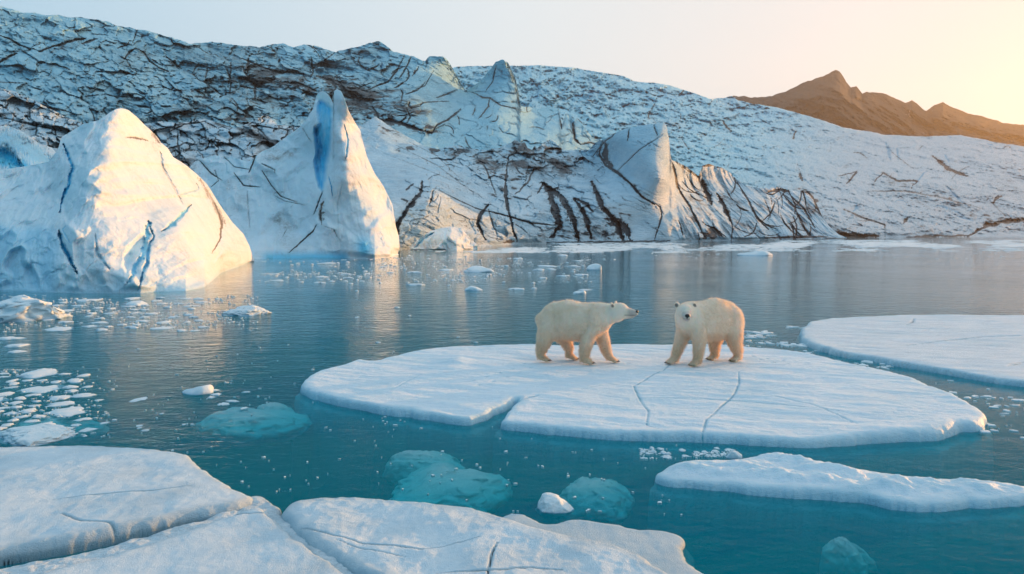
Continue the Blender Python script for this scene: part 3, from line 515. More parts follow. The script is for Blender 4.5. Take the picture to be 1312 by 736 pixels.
# ------------------------------------------------------------------ floes
def floe(name, label, mat, outline, top, res, z0=None, edge=.10, ledge=.45, cracks=(), rim=0., rough=.012, dome=0., relief_fn=None, jit=.05, group=None, cat='ice floe',
         ledge_tint=.75, wind=(1, 3), dirt=0., blue_edge=.45, wall=.35, tone=0.):
    zt = top if z0 is None else z0
    sm = smooth_closed(outline, 6); ym = sm[:, 1]; zz = zt*sstep(ym.min()+.75*(ym.max()-ym.min()), ym.min()+.35*(ym.max()-ym.min()), ym)+.01; x, y = Gd(sm[:, 0], sm[:, 1], zz); poly = np.stack([x, y], -1)
    x0, y0 = poly.min(0)-ledge-res*2; x1, y1 = poly.max(0)+ledge+res*2
    gx = np.arange(x0, x1, res); gy = np.arange(y0, y1, res); X, Y = np.meshgrid(gx, gy)
    d = sdist(X, Y, poly)
    O = X*0+hash(label) % 97
    O = X*0+sum(map(ord, label)) % 97
    d = d+jit*fbm(X/(jit*9), Y/(jit*9), O, 4)+jit*1.1*fbm(X/.9, Y/.9, O+3, 3)+jit*.16*fbm(X/(jit*2.5), Y/(jit*2.5), O, 2)
    e = edge*(1+.35*perlin(X/1.3, Y/1.3, O)); up = np.clip(d/e, 0, 1)
    prof = np.sqrt(np.clip(1-(1-up)**2.2, 0, 1))                     # rounded shoulder
    ua, va = X-.45*Y, Y+.35*X; s1 = fbm(ua/wind[0], va/(wind[1]*.6), O, 5); s2 = ridged(ua/(wind[0]*1.6), va/(wind[1]*.8), O, 4)-.3; s3 = fbm(X/.09, Y/.14, O, 3)
    inner = sstep(0, e*2.5, d)
    H = top*(1+.22*perlin(X/1.1, Y/1.1, O+.5)*sstep(e*6, 0, d))+inner*(rough*.8*s1+rough*1.0*s2)+rough*.12*s3+rim*np.exp(-((d-e*1.6)/(e*1.4))**2)*(.6+.9*perlin(X/.5, Y/.5, O))
    if dome: H = H+dome*sstep(0, 1.5, d)
    if relief_fn is not None: H = H+relief_fn(X, Y, d)*sstep(0, e*1.6, d)
    Z = np.where(d > 0, H*prof, 0.)
    Z = np.where(d <= 0, -.05+d*.9-2.9*np.clip((-d-ledge*.3)/(ledge*.6), 0, 1), Z)
    blue = np.where(d <= 0, .55, blue_edge*np.exp(-np.clip(Z, 0, 1)/.035)); tn = np.where(d <= 0, ledge_tint, .5*np.exp(-(d/(edge*1.1))**2)); dr = np.full(X.shape, dirt)
    tn = np.maximum(tn, tone)
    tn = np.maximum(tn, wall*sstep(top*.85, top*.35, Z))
    for (pts, w, dep, dk, bl) in cracks:
        p = np.array(pts, float); cx, cy_ = Gd(p[:, 0], p[:, 1], zt); m = line_mask(X, Y, np.stack([cx, cy_], -1), w)
        Z = Z-dep*m*(d > -.02); dr = np.maximum(dr, dk*m); blue = np.maximum(blue, bl*m*np.where(d > 0, 1, 0))
    keep = d > -ledge; fa = grid_faces(*X.shape); kf = keep.ravel()[fa].all(1); fa = fa[kf]
    used = np.unique(fa); idx = np.full(X.size, -1); idx[used] = np.arange(len(used))
    V = np.stack([X, Y, Z], -1).reshape(-1, 3)[used]; mk = np.stack([dr, blue, tn], -1).reshape(-1, 3)[used]
    cxy = np.array([poly[:, 0].mean(), poly[:, 1].mean(), 0]); 
    o = mesh_np(name, V-cxy, idx[fa], mat, mk); o.location = cxy
    return tag(o, label, cat, group)

def main_relief(X, Y, d):
    return .05*np.exp(-((X+1.1)**2/.05+(Y-15.6)**2/.3))+.035*ridged((X*.4-Y)/1.4, (X+Y*.4)/5, X*0+4, 4)*sstep(2, 5, X)
MAIN = [(384, 490), (392, 482), (415, 472), (445, 464), (460, 460), (478, 461), (500, 456), (540, 448), (575, 443), (640, 441), (700, 441), (760, 441), (830, 441), (905, 441), (955, 444), (1010, 450), (1060, 458), (1120, 470),
        (1170, 484), (1215, 503), (1247, 524), (1262, 543), (1258, 551), (1235, 554), (1215, 562), (1180, 566), (1130, 567), (1090, 571), (1040, 573), (980, 571), (920, 568), (860, 566), (790, 564), (720, 558), (670, 553),
        (642, 547), (655, 530), (662, 515), (652, 520), (635, 530), (612, 541), (600, 545), (560, 541), (500, 531), (450, 519), (420, 510), (395, 501)]
main = floe('ice_floe', 'large oval ice floe carrying the two polar bears', M['snow'], MAIN, .12, .021, edge=.09, ledge=.26, rough=.026, wind=(1.6, .9), relief_fn=main_relief, rim=.008,
     cracks=[([(866, 462), (850, 475), (830, 485), (812, 495), (820, 512), (831, 528), (828, 545), (850, 552)], .009, .028, .1, .9), ([(946, 478), (947, 492), (940, 508), (925, 522), (905, 540), (900, 556), (906, 568)], .010, .03, .1, 1.),
             ([(820, 497), (780, 492), (740, 500)], .012, .02, .1, .4), ([(552, 480), (600, 476), (640, 478)], .012, .015, .1, .3), ([(812, 510), (900, 512), (1000, 520), (1080, 530)], .02, .02, .0, .3),
             ([(662, 514), (690, 508)], .02, .05, 0, .8), ([(655, 545), (660, 553)], .02, .05, 0, .8), *[([(px_, py_), (px_+1.6, py_+.7)], .05, .022, 0, .1) for px_, py_ in ((672, 466), (680, 471), (657, 472), (665, 477), (640, 478), (648, 483), (622, 483), (630, 489), (604, 488), (612, 494), (790, 464), (806, 466), (975, 462), (966, 458), (992, 465), (984, 461), (1010, 468), (1003, 463))],
            ([(960, 505), (1040, 520), (1100, 545)], .015, .02, 0, .25), ([(500, 500), (540, 480)], .01, .02, 0, .25)])

floe('ice_floe', 'wide flat grey ice floe reaching out of frame at right', M['snow'],
     [(1026, 425), (1032, 415), (1060, 408), (1110, 404.5), (1180, 403), (1260, 403), (1360, 404), (1500, 410), (1560, 440), (1480, 490), (1400, 502), (1312, 496), (1250, 487), (1190, 476), (1120, 462), (1070, 450), (1035, 437)],
     .12, .045, edge=.08, ledge=.35, rough=.016, wind=(2.2, .8), ledge_tint=1., dirt=.14, blue_edge=.1,
     cracks=[([(1160, 443), (1200, 438), (1260, 432), (1330, 430)], .035, .04, .45, .2), ([(1171, 408), (1169, 413), (1160, 417)], .02, .03, .5, .3), ([(1140, 417), (1165, 416)], .015, .02, .4, 0), ([(1320, 462), (1290, 470)], .03, .03, .3, .3)])

def low_relief(X, Y, d):
    return .10*ridged((X-Y*.6)/.9, (Y+X*.2)/.45, X*0+9, 5)*sstep(0, .35, d)+.05*fbm(X/.35, Y/.2, X*0+2, 4)*sstep(0, .3, d)
floe('ice_floe', 'long narrow lumpy ice floe in front of the oval floe', M['snow'],
     [(838, 604), (845, 598), (870, 590), (905, 588), (940, 588), (960, 584), (985, 579), (1010, 581), (1050, 590), (1100, 598), (1160, 606), (1220, 612), (1260, 620), (1300, 628), (1330, 636), (1325, 645), (1285, 649), (1240, 651), (1190, 654),
      (1150, 653), (1110, 645), (1070, 641), (1020, 639), (980, 635), (930, 627), (880, 616), (850, 610)], .10, .02, edge=.07, ledge=.2, rough=.016, wind=(.9, .5), relief_fn=low_relief, jit=.04)

NF = M['snow_near']
def nr(a, s):
    return lambda X, Y, d: a*fbm(X/s, Y/s, X*0+1.7, 5)+a*.5*(ridged(X/(s*.4), Y/(s*.5), X*0+3, 4)-.3)
floe('ice_floe', 'broad pale ice floe filling the lower left corner', NF,
     [(-160, 575), (0, 570), (60, 568), (130, 567.5), (185, 571), (238, 579), (252, 588), (272, 602), (300, 620), (325, 632), (318, 641), (285, 650), (240, 658), (190, 672), (150, 684), (90, 702), (20, 719), (-60, 740), (-200, 790), (-420, 760), (-320, 640)],
     .14, .013, edge=.10, ledge=.3, rough=.012, rim=.006, relief_fn=nr(.018, 1.2), ledge_tint=.9, blue_edge=.2, jit=.022, wall=.9,
     cracks=[([(65, 640), (130, 634), (200, 630), (245, 624)], .012, .012, .2, .5), ([(78, 658), (105, 668), (140, 672), (150, 680)], .014, .02, .3, .5), ([(0, 705), (50, 698), (110, 690), (145, 684)], .012, .03, .5, .5)])
floe('ice_floe', 'wedge shaped ice floe between two wide cracks at bottom', NF,
     [(-60, 772), (30, 741), (90, 722), (150, 706), (200, 690), (250, 673), (300, 658), (332, 650), (344, 656), (362, 672), (390, 694), (425, 716), (455, 738), (500, 775), (560, 840), (300, 900), (0, 860), (-200, 810)],
     .125, .012, edge=.07, ledge=.3, rough=.012, rim=.004, relief_fn=nr(.012, 1.), ledge_tint=.9, blue_edge=.2, jit=.022, wall=.9,
     cracks=[([(345, 660), (310, 661), (270, 667), (210, 680), (180, 688)], .014, .05, .55, .4), ([(30, 731), (70, 722), (110, 708), (150, 702)], .02, .05, .4, .4)])
floe('ice_floe', 'granular domed ice floe at bottom centre with thin cracks', NF,
     [(357, 656), (361, 645), (378, 636), (410, 632), (450, 632), (500, 637), (560, 643), (600, 646), (640, 655), (680, 668), (700, 675), (750, 684), (790, 694), (820, 704), (845, 718), (870, 735), (900, 765), (920, 850), (700, 900), (620, 880), (540, 800), (490, 750), (450, 722), (410, 700), (380, 678)],
     .155, .012, edge=.12, ledge=.3, rough=.016, rim=.006, relief_fn=nr(.028, .9), ledge_tint=.9, blue_edge=.2, jit=.022, wall=.9,
     cracks=[([(385, 676), (430, 685), (480, 696), (540, 704), (580, 698), (615, 692)], .008, .03, .5, .5), ([(637, 698), (630, 712), (625, 738)], .007, .03, .5, .5), ([(560, 734), (625, 733), (680, 727), (720, 730)], .012, .03, .6, .4), ([(430, 690), (480, 706), (520, 712)], .006, .015, .3, .4)])
floe('ice_ledge', 'low half sunken ice ledge behind the granular floe', NF,
     [(640, 664), (672, 655), (700, 668), (735, 663), (775, 668), (812, 673), (855, 679), (876, 688), (872, 700), (880, 716), (905, 735), (940, 770), (900, 850), (700, 800), (640, 720)],
     .05, .016, tone=.28, edge=.07, ledge=.3, rough=.010, relief_fn=nr(.008, .7), ledge_tint=.8, cat='ice ledge')
# rubble frozen in the gap between the near floes
floe('slush_ice', 'grey broken slush frozen in the cracks between near floes', NF,
     [(-60, 756), (60, 722), (150, 697), (250, 664), (290, 648), (325, 634), (345, 638), (362, 650), (372, 668), (420, 706), (480, 755), (470, 770), (400, 725), (350, 680), (320, 668), (240, 690), (100, 740), (-60, 790)],
     .085, .014, edge=.05, ledge=.1, rough=.02, relief_fn=nr(.016, .16), cat='slush ice', dirt=.2, ledge_tint=1.).data

# ------------------------------------------------------------------ floating chunks and brash
def chunk_mesh(seed, flat=.35, sub=4, name='ice_chunk', rough=0., smooth=False):
    bm = bmesh.new(); bmesh.ops.create_icosphere(bm, subdivisions=sub, radius=1.)
    r = np.random.default_rng(seed); V = np.array([v.co for v in bm.verts])
    th = np.arctan2(V[:, 1], V[:, 0]); k = 1.
    for i in range(2, 9 if name == 'brash_ice' else 6): k = k+r.normal()*(.17 if name == 'brash_ice' else .11)/i**.3*np.cos(i*th+r.uniform(0, 6.3))
    V[:, :2] *= k[:, None]
    for _ in range(0 if smooth else 7):                                               # facets cut off
        n = r.normal(size=3); n[2] = abs(n[2])*.8; n /= np.linalg.norm(n); c = r.uniform(.62, .9); d = V@n-c; V -= np.where(d > 0, d, 0)[:, None]*n*.85
    V += .07*np.stack([fbm(V[:, 0]*1.8+seed, V[:, 1]*1.8, V[:, 2]*1.8+j*9, 4) for j in range(3)], -1)
    if rough: V += rough*np.stack([ridged(V[:, 0]*2.2+seed, V[:, 1]*3.4, V[:, 2]*2+j*9, 5)-.2 for j in range(3)], -1)
    tilt = V[:, 0]*r.uniform(-.4, .4)+V[:, 1]*r.uniform(-.3, .3)
    V[:, 2] = np.where(V[:, 2] > 0, V[:, 2]*(1+tilt), V[:, 2]*.7)*flat
    me = bpy.data.meshes.new(name)
    for v, c in zip(bm.verts, V): v.co = c
    for f in bm.faces: f.smooth = True
    bm.to_mesh(me); bm.free()
    a = me.attributes.new('mask', 'FLOAT_COLOR', 'POINT'); m = np.zeros((len(V), 4), np.float32); m[:, 1] = .5*np.exp(-np.clip(V[:, 2], 0, 9)/.04)*(V[:, 2] < .5); a.data.foreach_set('color', m.ravel())
    me.materials.append(M['chunk']); return me
def put(name, me, px, py, wpx, hpx, label, cat, group=None, rot=0., dep=None, zc=0.):
    """waterline centre at pixel, width and height given at that distance"""
    x, y = Gd(px, py); s = y/FPX; w = wpx*s/2; h = hpx*s
    o = bpy.data.objects.new(name, me); col.objects.link(o); o.location = (x, y, zc)
    zs = max(v.co.z for v in me.vertices) if me.name not in ZMAX else ZMAX[me.name]; ZMAX[me.name] = zs
    o.scale = (w, dep if dep else w*1.0, h/zs); o.rotation_euler = (0, 0, rot); return tag(o, label, cat, group)
ZMAX = {}
CM = [chunk_mesh(s, .4, 4) for s in range(100, 108)]; BM = [chunk_mesh(s, .2, 3, 'brash_ice') for s in range(200, 210)]
big = [(18, 408, 120, 30, 'rumpled warm lit ice block at the left edge below the large iceberg', .0), (50, 560, 96, 11, 'low white ice chunk floating above the lower left floe', .5),
       (258, 502, 42, 9, 'white ice chip with one raised end left of the oval floe', .0), (318, 402, 62, 9, 'flat white ice piece with raised right end below the sunlit iceberg', .2),
       (708, 650, 50, 17, 'solitary wedge of white ice beside the bottom floes', .3), (174, 391, 30, 5, 'thin white ice piece just below the large iceberg foot', .1),
       (762, 346, 22, 8, 'pale blue ice lump on far water above the left bear', .0), (743, 376, 21, 4, 'flat white ice piece just above the left bear', .0),
       (608, 372, 26, 5, 'white ice lump on open water above the oval floe', .2), (612, 348, 42, 7, 'long white ice piece on the far water near the small iceberg', .0),
       (967, 327, 46, 6, 'low white ice mound on the far water behind the right bear', .0), (940, 586, 22, 9, 'rounded ice lump between the oval floe and the narrow floe', .6)]
ROUGH = {0: chunk_mesh(400, .5, 5, 'ice_chunk', .22), 1: chunk_mesh(411, .35, 5, 'ice_chunk', .16), 3: chunk_mesh(413, .3, 5, 'ice_chunk', .2), 4: chunk_mesh(421, .6, 5, 'ice_chunk', .05)}
for i, (px, py, w, h, lb, rt) in enumerate(big):
    put('ice_chunk', ROUGH.get(i, CM[i % 8]), px, py, w, h, lb, 'ice chunk', rot=rt)
# clusters of smaller pieces one can count
def cluster(n, region, wr, hr, label, group, seed, flat=True, clump=.0):
    r = np.random.default_rng(seed); k = 0; pts = []; tries = 0
    while k < n and tries < 6000:
        tries += 1
        x, y = r.uniform(region[0], region[2]), r.uniform(region[1], region[3])
        dens = perlin(np.array([x/40.]), np.array([y/9.]), np.array([seed*1.7]))[0]
        if r.random() > .5+clump*dens*2: continue
        w = wr[0]*(wr[1]/wr[0])**(r.random()**1.7)
        if any(abs(x-a) < (w+c)*.5 and abs(y-b) < (w+c)*.11 for a, b, c in pts): continue
        pts.append((x, y, w)); y2 = Gd(x, y)[1]/FPX*.5; put('brash_ice', BM[r.integers(10)], x, y, w, r.uniform(*hr)*.85, label, 'brash ice', group, rot=r.normal()*.5+(3.14 if r.random() < .5 else 0), dep=w*y2*r.uniform(.7, 1.5), zc=-.006*r.random()); k += 1
cluster(70, (-20, 478, 112, 552), (16, 56), (1.2, 3.), 'flat brash ice piece in the crowd above the lower left floe', 'brash ice above the lower left floe', 1, clump=.8)
cluster(10, (100, 510, 240, 560), (6, 26), (1., 2.2), 'thin ice sliver drifting right of the left brash crowd', 'slivers right of the brash crowd', 2)
cluster(5, (-15, 432, 30, 456), (26, 50), (1.5, 3.), 'flat grey ice plate at the left edge on dark water', 'ice plates at the left edge', 3)
cluster(54, (60, 382, 260, 424), (12, 44), (1, 2.2), 'warm lit brash ice piece in the water below the large iceberg', 'brash ice below the large iceberg', 4, clump=.8)
cluster(40, (340, 336, 520, 364), (5, 24), (1, 2.2), 'small ice piece on the water below the twin spired iceberg', 'ice pieces below the twin spires', 5, clump=.8)
cluster(34, (520, 325, 760, 372), (5, 26), (1, 2.2), 'small ice piece on the far water under the streaked glacier front', 'ice pieces under the glacier front', 6, clump=.8)
cluster(16, (820, 574, 935, 586), (8, 30), (2, 4.), 'brash ice piece in the gap left of the narrow lumpy floe', 'brash ice beside the narrow floe', 7)
cluster(9, (380, 350, 700, 440), (5, 14), (1, 1.8), 'lone ice crumb on open water behind the oval floe', 'lone crumbs on open water', 8)
cluster(7, (270, 500, 320, 525), (10, 22), (1, 2.), 'thin ice plate near the raised white chip', 'thin plates by the raised chip', 9)

def flakes(name, label, regions, n, wr, seed, mat):
    """uncountable crumbs: thin closed slabs in one mesh"""
    r = np.random.default_rng(seed); V = []; F = []; c = 0; k = 7
    while c < n:
        x0, y0, x1, y1 = regions[r.integers(len(regions))]; px, py = r.uniform(x0, x1), r.uniform(y0, y1)
        dn = perlin(np.array([px/60.]), np.array([py/6.]), np.array([seed*.7]))[0]
        if r.random() > .35+dn*1.6: continue
        x, y = Gd(px, py); s = y/FPX*r.uniform(*wr)*.5*r.random()**.7+.006; el = r.uniform(.4, .9); a0 = r.uniform(0, 6.28); h = min(.012, s*.12)+.004
        b = len(V); rr = s*(1+.25*r.normal(size=k)); an = np.arange(k)/k*2*math.pi
        for z, sc in ((-.02, 1.), (h, .82)):
            for i in range(k):
                u, v = rr[i]*sc*math.cos(an[i]), rr[i]*sc*el*math.sin(an[i]); V.append((x+u*math.cos(a0)-v*math.sin(a0), y+u*math.sin(a0)+v*math.cos(a0), z))
        V.append((x, y, h*1.15))
        for i in range(k):
            j = (i+1) % k; F.append((b+i, b+j, b+k+j)); F.append((b+i, b+k+j, b+k+i)); F.append((b+k+i, b+k+j, b+2*k))
        c += 1
    o = mesh_np(name, np.array(V), np.array(F), mat, np.zeros((len(V), 3)), smooth=False); return tag(o, label, 'ice crumbs', None, 'stuff')
flakes('ice_crumbs', 'scatter of tiny ice crumbs floating over the lagoon', [(0, 378, 330, 425), (-20, 470, 150, 560), (330, 330, 760, 362), (300, 320, 1312, 334), (330, 330, 760, 362), (0, 378, 330, 425), (820, 575, 940, 588), (520, 312, 1400, 322)], 2600, (1.2, 7), 5, M['chunk'])
flakes('skim_ice', 'thin grey skim ice drifting between the oval floe and the right floe', [(955, 418, 1040, 445), (1030, 448, 1180, 482), (1120, 482, 1320, 565)], 420, (3, 20), 8, M['chunk'])
flakes('drifting_specks', 'sparse ice specks on the open near water', [(150, 440, 900, 660)], 260, (1., 6), 9, M['chunk'])
flakes('shore_slush', 'pale slush streaks along the foot of the glacier', [(620, 311, 1450, 317), (1000, 308, 1500, 317), (900, 312, 1500, 322), (560, 316, 900, 324)], 5000, (4, 26), 6, M['chunk'])

# ------------------------------------------------------------------ submerged ice seen through the water
def sunken(px, py, wpx, hpx, depth, label, seed, rot=0.):
    me = chunk_mesh(seed, .5, 5, 'submerged_ice', .16, True); x, y = Gd(px, py); s = y/FPX
    o = bpy.data.objects.new('submerged_ice', me); col.objects.link(o); top = max(v.co.z for v in me.vertices)
    dy = (Gd(px, py-hpx/2)[1]-Gd(px, py+hpx/2)[1])/2
    o.scale = (wpx*s/2*1.2, dy*1.2, .32/top); o.location = (x, y, -depth*.3-.315); o.rotation_euler = (0, 0, rot); tag(o, label, 'submerged ice')
sunken(548, 577, 90, 18, .05, 'upper pale ice slab under water before the oval floe', 301)
sunken(562, 603, 128, 38, .10, 'lower wide pale ice slab under water before the oval floe', 302)
sunken(320, 524, 110, 22, .07, 'sunken ice slab near the left tip of the oval floe', 303)
sunken(350, 514, 50, 12, .03, 'small upper sunken slab near the left tip of the oval floe', 304)
sunken(764, 612, 86, 24, .12, 'faint sunken ice slab above the solitary wedge', 305)
sunken(1085, 683, 56, 18, .14, 'faint oval sunken ice below the narrow floe', 306)
sunken(70, 530, 90, 20, .06, 'greenish sunken ice among the left brash', 307)

# ------------------------------------------------------------------ water and lake bed
wt = NT('lagoon_water'); tc = wt.n('TexCoord').outputs['Object']
wa = wt.noise(wt.mapping(tc, (1, 1.5, 1), (0, 0, R(20))), 5.5, 3, .55, .4); wb = wt.noise(wt.mapping(tc, (1, 1.8, 1), (0, 0, R(-15))), 1.3, 3, .5, .3); wc = wt.noise(tc, .12, 3, .5)
wd = wt.noise(wt.mapping(tc, (1, 1.4, 1), (0, 0, R(50))), 17, 2, .5)
h = wt.math('ADD', wt.math('MULTIPLY', wa, .05), wt.math('MULTIPLY', wb, .10)); h = wt.math('ADD', h, wt.math('MULTIPLY', wd, .012))
h = wt.math('MULTIPLY', h, wt.range(wc, .35, .65, .45, 1.15))
bp = wt.n('Bump', i_Strength=1., i_Distance=.31, i_Height=h)
dif = wt.n('BsdfDiffuse', i_Color=(.0005, .62, .80, 1)); tr = wt.n('BsdfTransparent', i_Color=(1, 1, 1, 1))
m1 = wt.n('MixShader', i_0=.78, i_1=dif.outputs[0], i_2=tr.outputs[0])
gl = wt.n('BsdfGlossy', i_Color=(1, 1, 1, 1), i_Roughness=.05, i_Normal=bp.outputs[0]); fr = wt.n('Fresnel', i_IOR=1.333, i_Normal=bp.outputs[0])
m2 = wt.n('MixShader', i_0=wt.math('MULTIPLY', wt.math('POWER', fr.outputs[0], 2.7), 2.3, True), i_1=m1.outputs[0], i_2=gl.outputs[0]); wt.t.links.new(m2.outputs[0], wt.out.inputs[0]); M['water'] = wt.m
ab = wt.n('VolumeAbsorption', i_Color=(0, .875, .915, 1), i_Density=2.5); wt.t.links.new(ab.outputs[0], wt.out.inputs['Volume'])
tag(mesh_np('water', [(x, y, z) for z in (-2.6, 0) for x, y in ((-900, -80), (900, -80), (900, 600), (-900, 600))], [(0, 3, 2, 1), (4, 5, 6, 7), (0, 1, 5, 4), (1, 2, 6, 5), (2, 3, 7, 6), (3, 0, 4, 7)], M['water'], smooth=False), 'turquoise glacial lagoon water', None, None, 'structure')
bd = NT('lake_bed_silt'); tc = bd.n('TexCoord').outputs['Object']; c = bd.mix(bd.noise(tc, .2, 5, .6), (.04, .10, .13), (.07, .14, .17))
p = bd.n('BsdfDiffuse'); bd.t.links.new(c, p.inputs[0]); bd.t.links.new(p.outputs[0], bd.out.inputs[0])
tag(mesh_np('lake_bed', [(-900, -80, -2.4), (900, -80, -2.4), (900, 950, -2.4), (-900, 950, -2.4)], [(0, 1, 2, 3)], bd.m, smooth=False), 'pale silt bed under the lagoon', None, None, 'structure')

# ------------------------------------------------------------------ polar bears
fm = NT('bear_fur'); tc = fm.n('TexCoord').outputs['Object']; at = fm.n('Attribute', attribute_name='mask'); sc_ = fm.n('SeparateColor', i_0=at.outputs['Color'])
n1 = fm.noise(fm.mapping(tc, (1, 1, .5)), 5, 6, .65, .5); n2 = fm.noise(fm.mapping(tc, (3, 3, .8)), 22, 4, .6)
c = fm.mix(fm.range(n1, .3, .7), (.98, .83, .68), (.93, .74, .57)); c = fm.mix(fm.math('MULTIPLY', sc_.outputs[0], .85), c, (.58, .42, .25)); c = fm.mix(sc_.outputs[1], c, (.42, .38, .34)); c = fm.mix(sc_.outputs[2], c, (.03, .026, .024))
bp = fm.n('Bump', i_Strength=.5, i_Distance=.02, i_Height=n2)
p = fm.n('BsdfPrincipled', i_Roughness=.85, i_Normal=bp.outputs[0]); fm.t.links.new(c, p.inputs['Base Color']); p.inputs['Subsurface Weight'].default_value = .35; p.inputs['Subsurface Scale'].default_value = .06; p.inputs['Sheen Weight'].default_value = .3
fm.t.links.new(p.outputs[0], fm.out.inputs[0]); M['fur'] = fm.m
hm = NT('bear_guard_hair'); at = hm.n('Attribute', attribute_name='mask'); sc_ = hm.n('SeparateColor', i_0=at.outputs['Color'])
c = hm.mix(hm.math('MULTIPLY', sc_.outputs[0], .8), (.99, .85, .71), (.92, .68, .47)); c = hm.mix(sc_.outputs[1], c, (.42, .38, .34))
df = hm.n('BsdfDiffuse'); tl = hm.n('BsdfTranslucent'); hm.t.links.new(c, df.inputs[0]); hm.t.links.new(c, tl.inputs[0]); mx = hm.n('MixShader', i_0=.5, i_1=df.outputs[0], i_2=tl.outputs[0]); hm.t.links.new(mx.outputs[0], hm.out.inputs[0]); M['hair'] = hm.m
bk = NT('bear_black_skin'); p = bk.n('BsdfPrincipled', i_Roughness=.35); p.inputs['Base Color'].default_value = (.012, .011, .011, 1); bk.t.links.new(p.outputs[0], bk.out.inputs[0]); M['black'] = bk.m

def lerp(a, b, t): return a+(b-a)*t
HEAD = 1.14
def ell(bm, c, r, rot=None, sub=3):
    if rot: r = tuple(q*HEAD for q in r)                            # only the head pieces are rotated
    m = Matrix.Translation(Vector(c)) @ (rot.to_4x4() if rot else Matrix()) @ Matrix.Diagonal((*r, 1))
    bmesh.ops.create_icosphere(bm, subdivisions=sub, radius=1, matrix=m)
def chain(bm, pts, n=7):
    """pts (x, y, z, r across, r along the chain normal)"""
    for i in range(len(pts)-1):
        a, b = np.array(pts[i], float), np.array(pts[i+1], float)
        for k in range(n+(i == len(pts)-2)):
            q = lerp(a, b, k/n); ell(bm, q[:3], (min(q[3], q[4])*1., q[3], q[4]), sub=2)
def make_bear(label, legs, head_pos, head_dir, neck, loc, heading, seed, scale=1.):
    """local x forward, y left, z up; legs: chains; head_dir a 3D direction"""
    root = bpy.data.objects.new('polar_bear', None); col.objects.link(root); tag(root, label, 'polar bear', 'polar bears on the floe')
    bm = bmesh.new()
    chain(bm, [(.14, 0, .80, .20, .25), (.30, 0, .83, .29, .37), (.58, 0, .855, .335, .415), (.85, 0, .835, .33, .385), (1.08, 0, .85, .30, .365), (1.26, 0, .92, .25, .31)], 8)
    chain(bm, neck, 9)
    for side in (-1, 1):
        ell(bm, (.27, side*.15, .78), (.25, .17, .34)); ell(bm, (1.16, side*.15, .84), (.19, .15, .30))
    for L in legs: chain(bm, L, 9)
    for L in legs:
        x, y, z, r, _ = L[-1]; x0, y0 = L[-2][0], L[-2][1]; d = Vector((x-x0, y-y0, 0)); d = d.normalized() if d.length > 1e-3 else Vector((1, 0, 0))
        for k in range(5):
            s = (k-2)*.034; q = Vector((x, y, .033))+Vector((-d.y, d.x, 0))*s+d*(.045-abs(k-2)*.012); ell(bm, q, (.045, .026, .032), sub=2)
    # tail
    chain(bm, [(.0, 0, .93, .05, .05), (-.05, 0, .86, .04, .045), (-.06, 0, .80, .025, .03)], 4)
    # head
    hx = Vector(head_dir).normalized(); hy = Vector((0, 0, 1)).cross(hx).normalized(); hz = hx.cross(hy); Rm = Matrix((hx, hy, hz)).transposed(); hp = Vector(head_pos)
    def H(x, y, z): return hp+Rm @ Vector((x, y, z))*HEAD
    ell(bm, H(-.04, 0, .0), (.19, .15, .150), Rm); ell(bm, H(.02, 0, .035), (.15, .125, .125), Rm); ell(bm, H(-.05, 0, -.05), (.16, .155, .13), Rm)
    for k in range(9):
        t = k/8; ell(bm, H(lerp(.06, .27, t), 0, lerp(.012, -.012, t)), (.07, lerp(.108, .062, t), lerp(.098, .062, t)), Rm, 2)
    for k in range(7):
        t = k/6; ell(bm, H(lerp(.04, .24, t), 0, lerp(-.07, -.062, t)), (.05, lerp(.09, .045, t), lerp(.06, .032, t)), Rm, 2)
    for s in (-1, 1):
        ell(bm, H(-.09, s*.135, .125), (.026, .046, .055), Rm, 2); ell(bm, H(-.08, s*.115, .10), (.03, .045, .045), Rm, 2)
    me = bpy.data.meshes.new('raw'); bm.to_mesh(me); bm.free(); tmp = bpy.data.objects.new('raw', me); col.objects.link(tmp)
    rm = tmp.modifiers.new('r', 'REMESH'); rm.mode = 'VOXEL'; rm.voxel_size = .013; rm.use_smooth_shade = True
    sm = tmp.modifiers.new('s', 'SMOOTH'); sm.factor = .5; sm.iterations = 7
    dg = bpy.context.evaluated_depsgraph_get(); body_me = bpy.data.meshes.new_from_object(tmp.evaluated_get(dg)); bpy.data.objects.remove(tmp)
    n = len(body_me.vertices); co = np.empty(n*3, np.float32); body_me.vertices.foreach_get('co', co); co = co.reshape(-1, 3); no = np.empty(n*3, np.float32); body_me.vertices.foreach_get('normal', no); no = no.reshape(-1, 3)
    lump = .010*fbm(co[:, 0]/.22, co[:, 1]/.22, co[:, 2]/.3+seed, 3)+.008*fbm(co[:, 0]/.055, co[:, 1]/.055, co[:, 2]/.14+seed, 4); keep = sstep(.1, .25, co[:, 2]); hd = np.linalg.norm(co-np.array(hp), axis=1); lump = lump*keep*sstep(.2, .45, hd)
    co2 = co+no*lump[:, None]; body_me.vertices.foreach_set('co', co2.ravel())
    mz = np.linalg.norm(co-np.array(H(.26, 0, -.01)), axis=1)
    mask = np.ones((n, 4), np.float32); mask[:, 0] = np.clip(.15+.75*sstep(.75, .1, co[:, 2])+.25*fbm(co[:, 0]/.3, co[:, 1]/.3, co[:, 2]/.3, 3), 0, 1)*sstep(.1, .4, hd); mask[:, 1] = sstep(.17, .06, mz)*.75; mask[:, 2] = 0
    for s in (-1, 1):                                                # dark ear hollows and mouth line
        e = np.linalg.norm((co-np.array(H(-.066, s*.15, .122))), axis=1); mask[:, 2] = np.maximum(mask[:, 2], .8*sstep(.05, .025, e))
    loc_ = (co-np.array(hp))@np.array(Rm); mo = (loc_[:, 0] > .14)*np.exp(-((loc_[:, 2]+.052)/.008)**2)*.8; mask[:, 2] = np.maximum(mask[:, 2], mo)
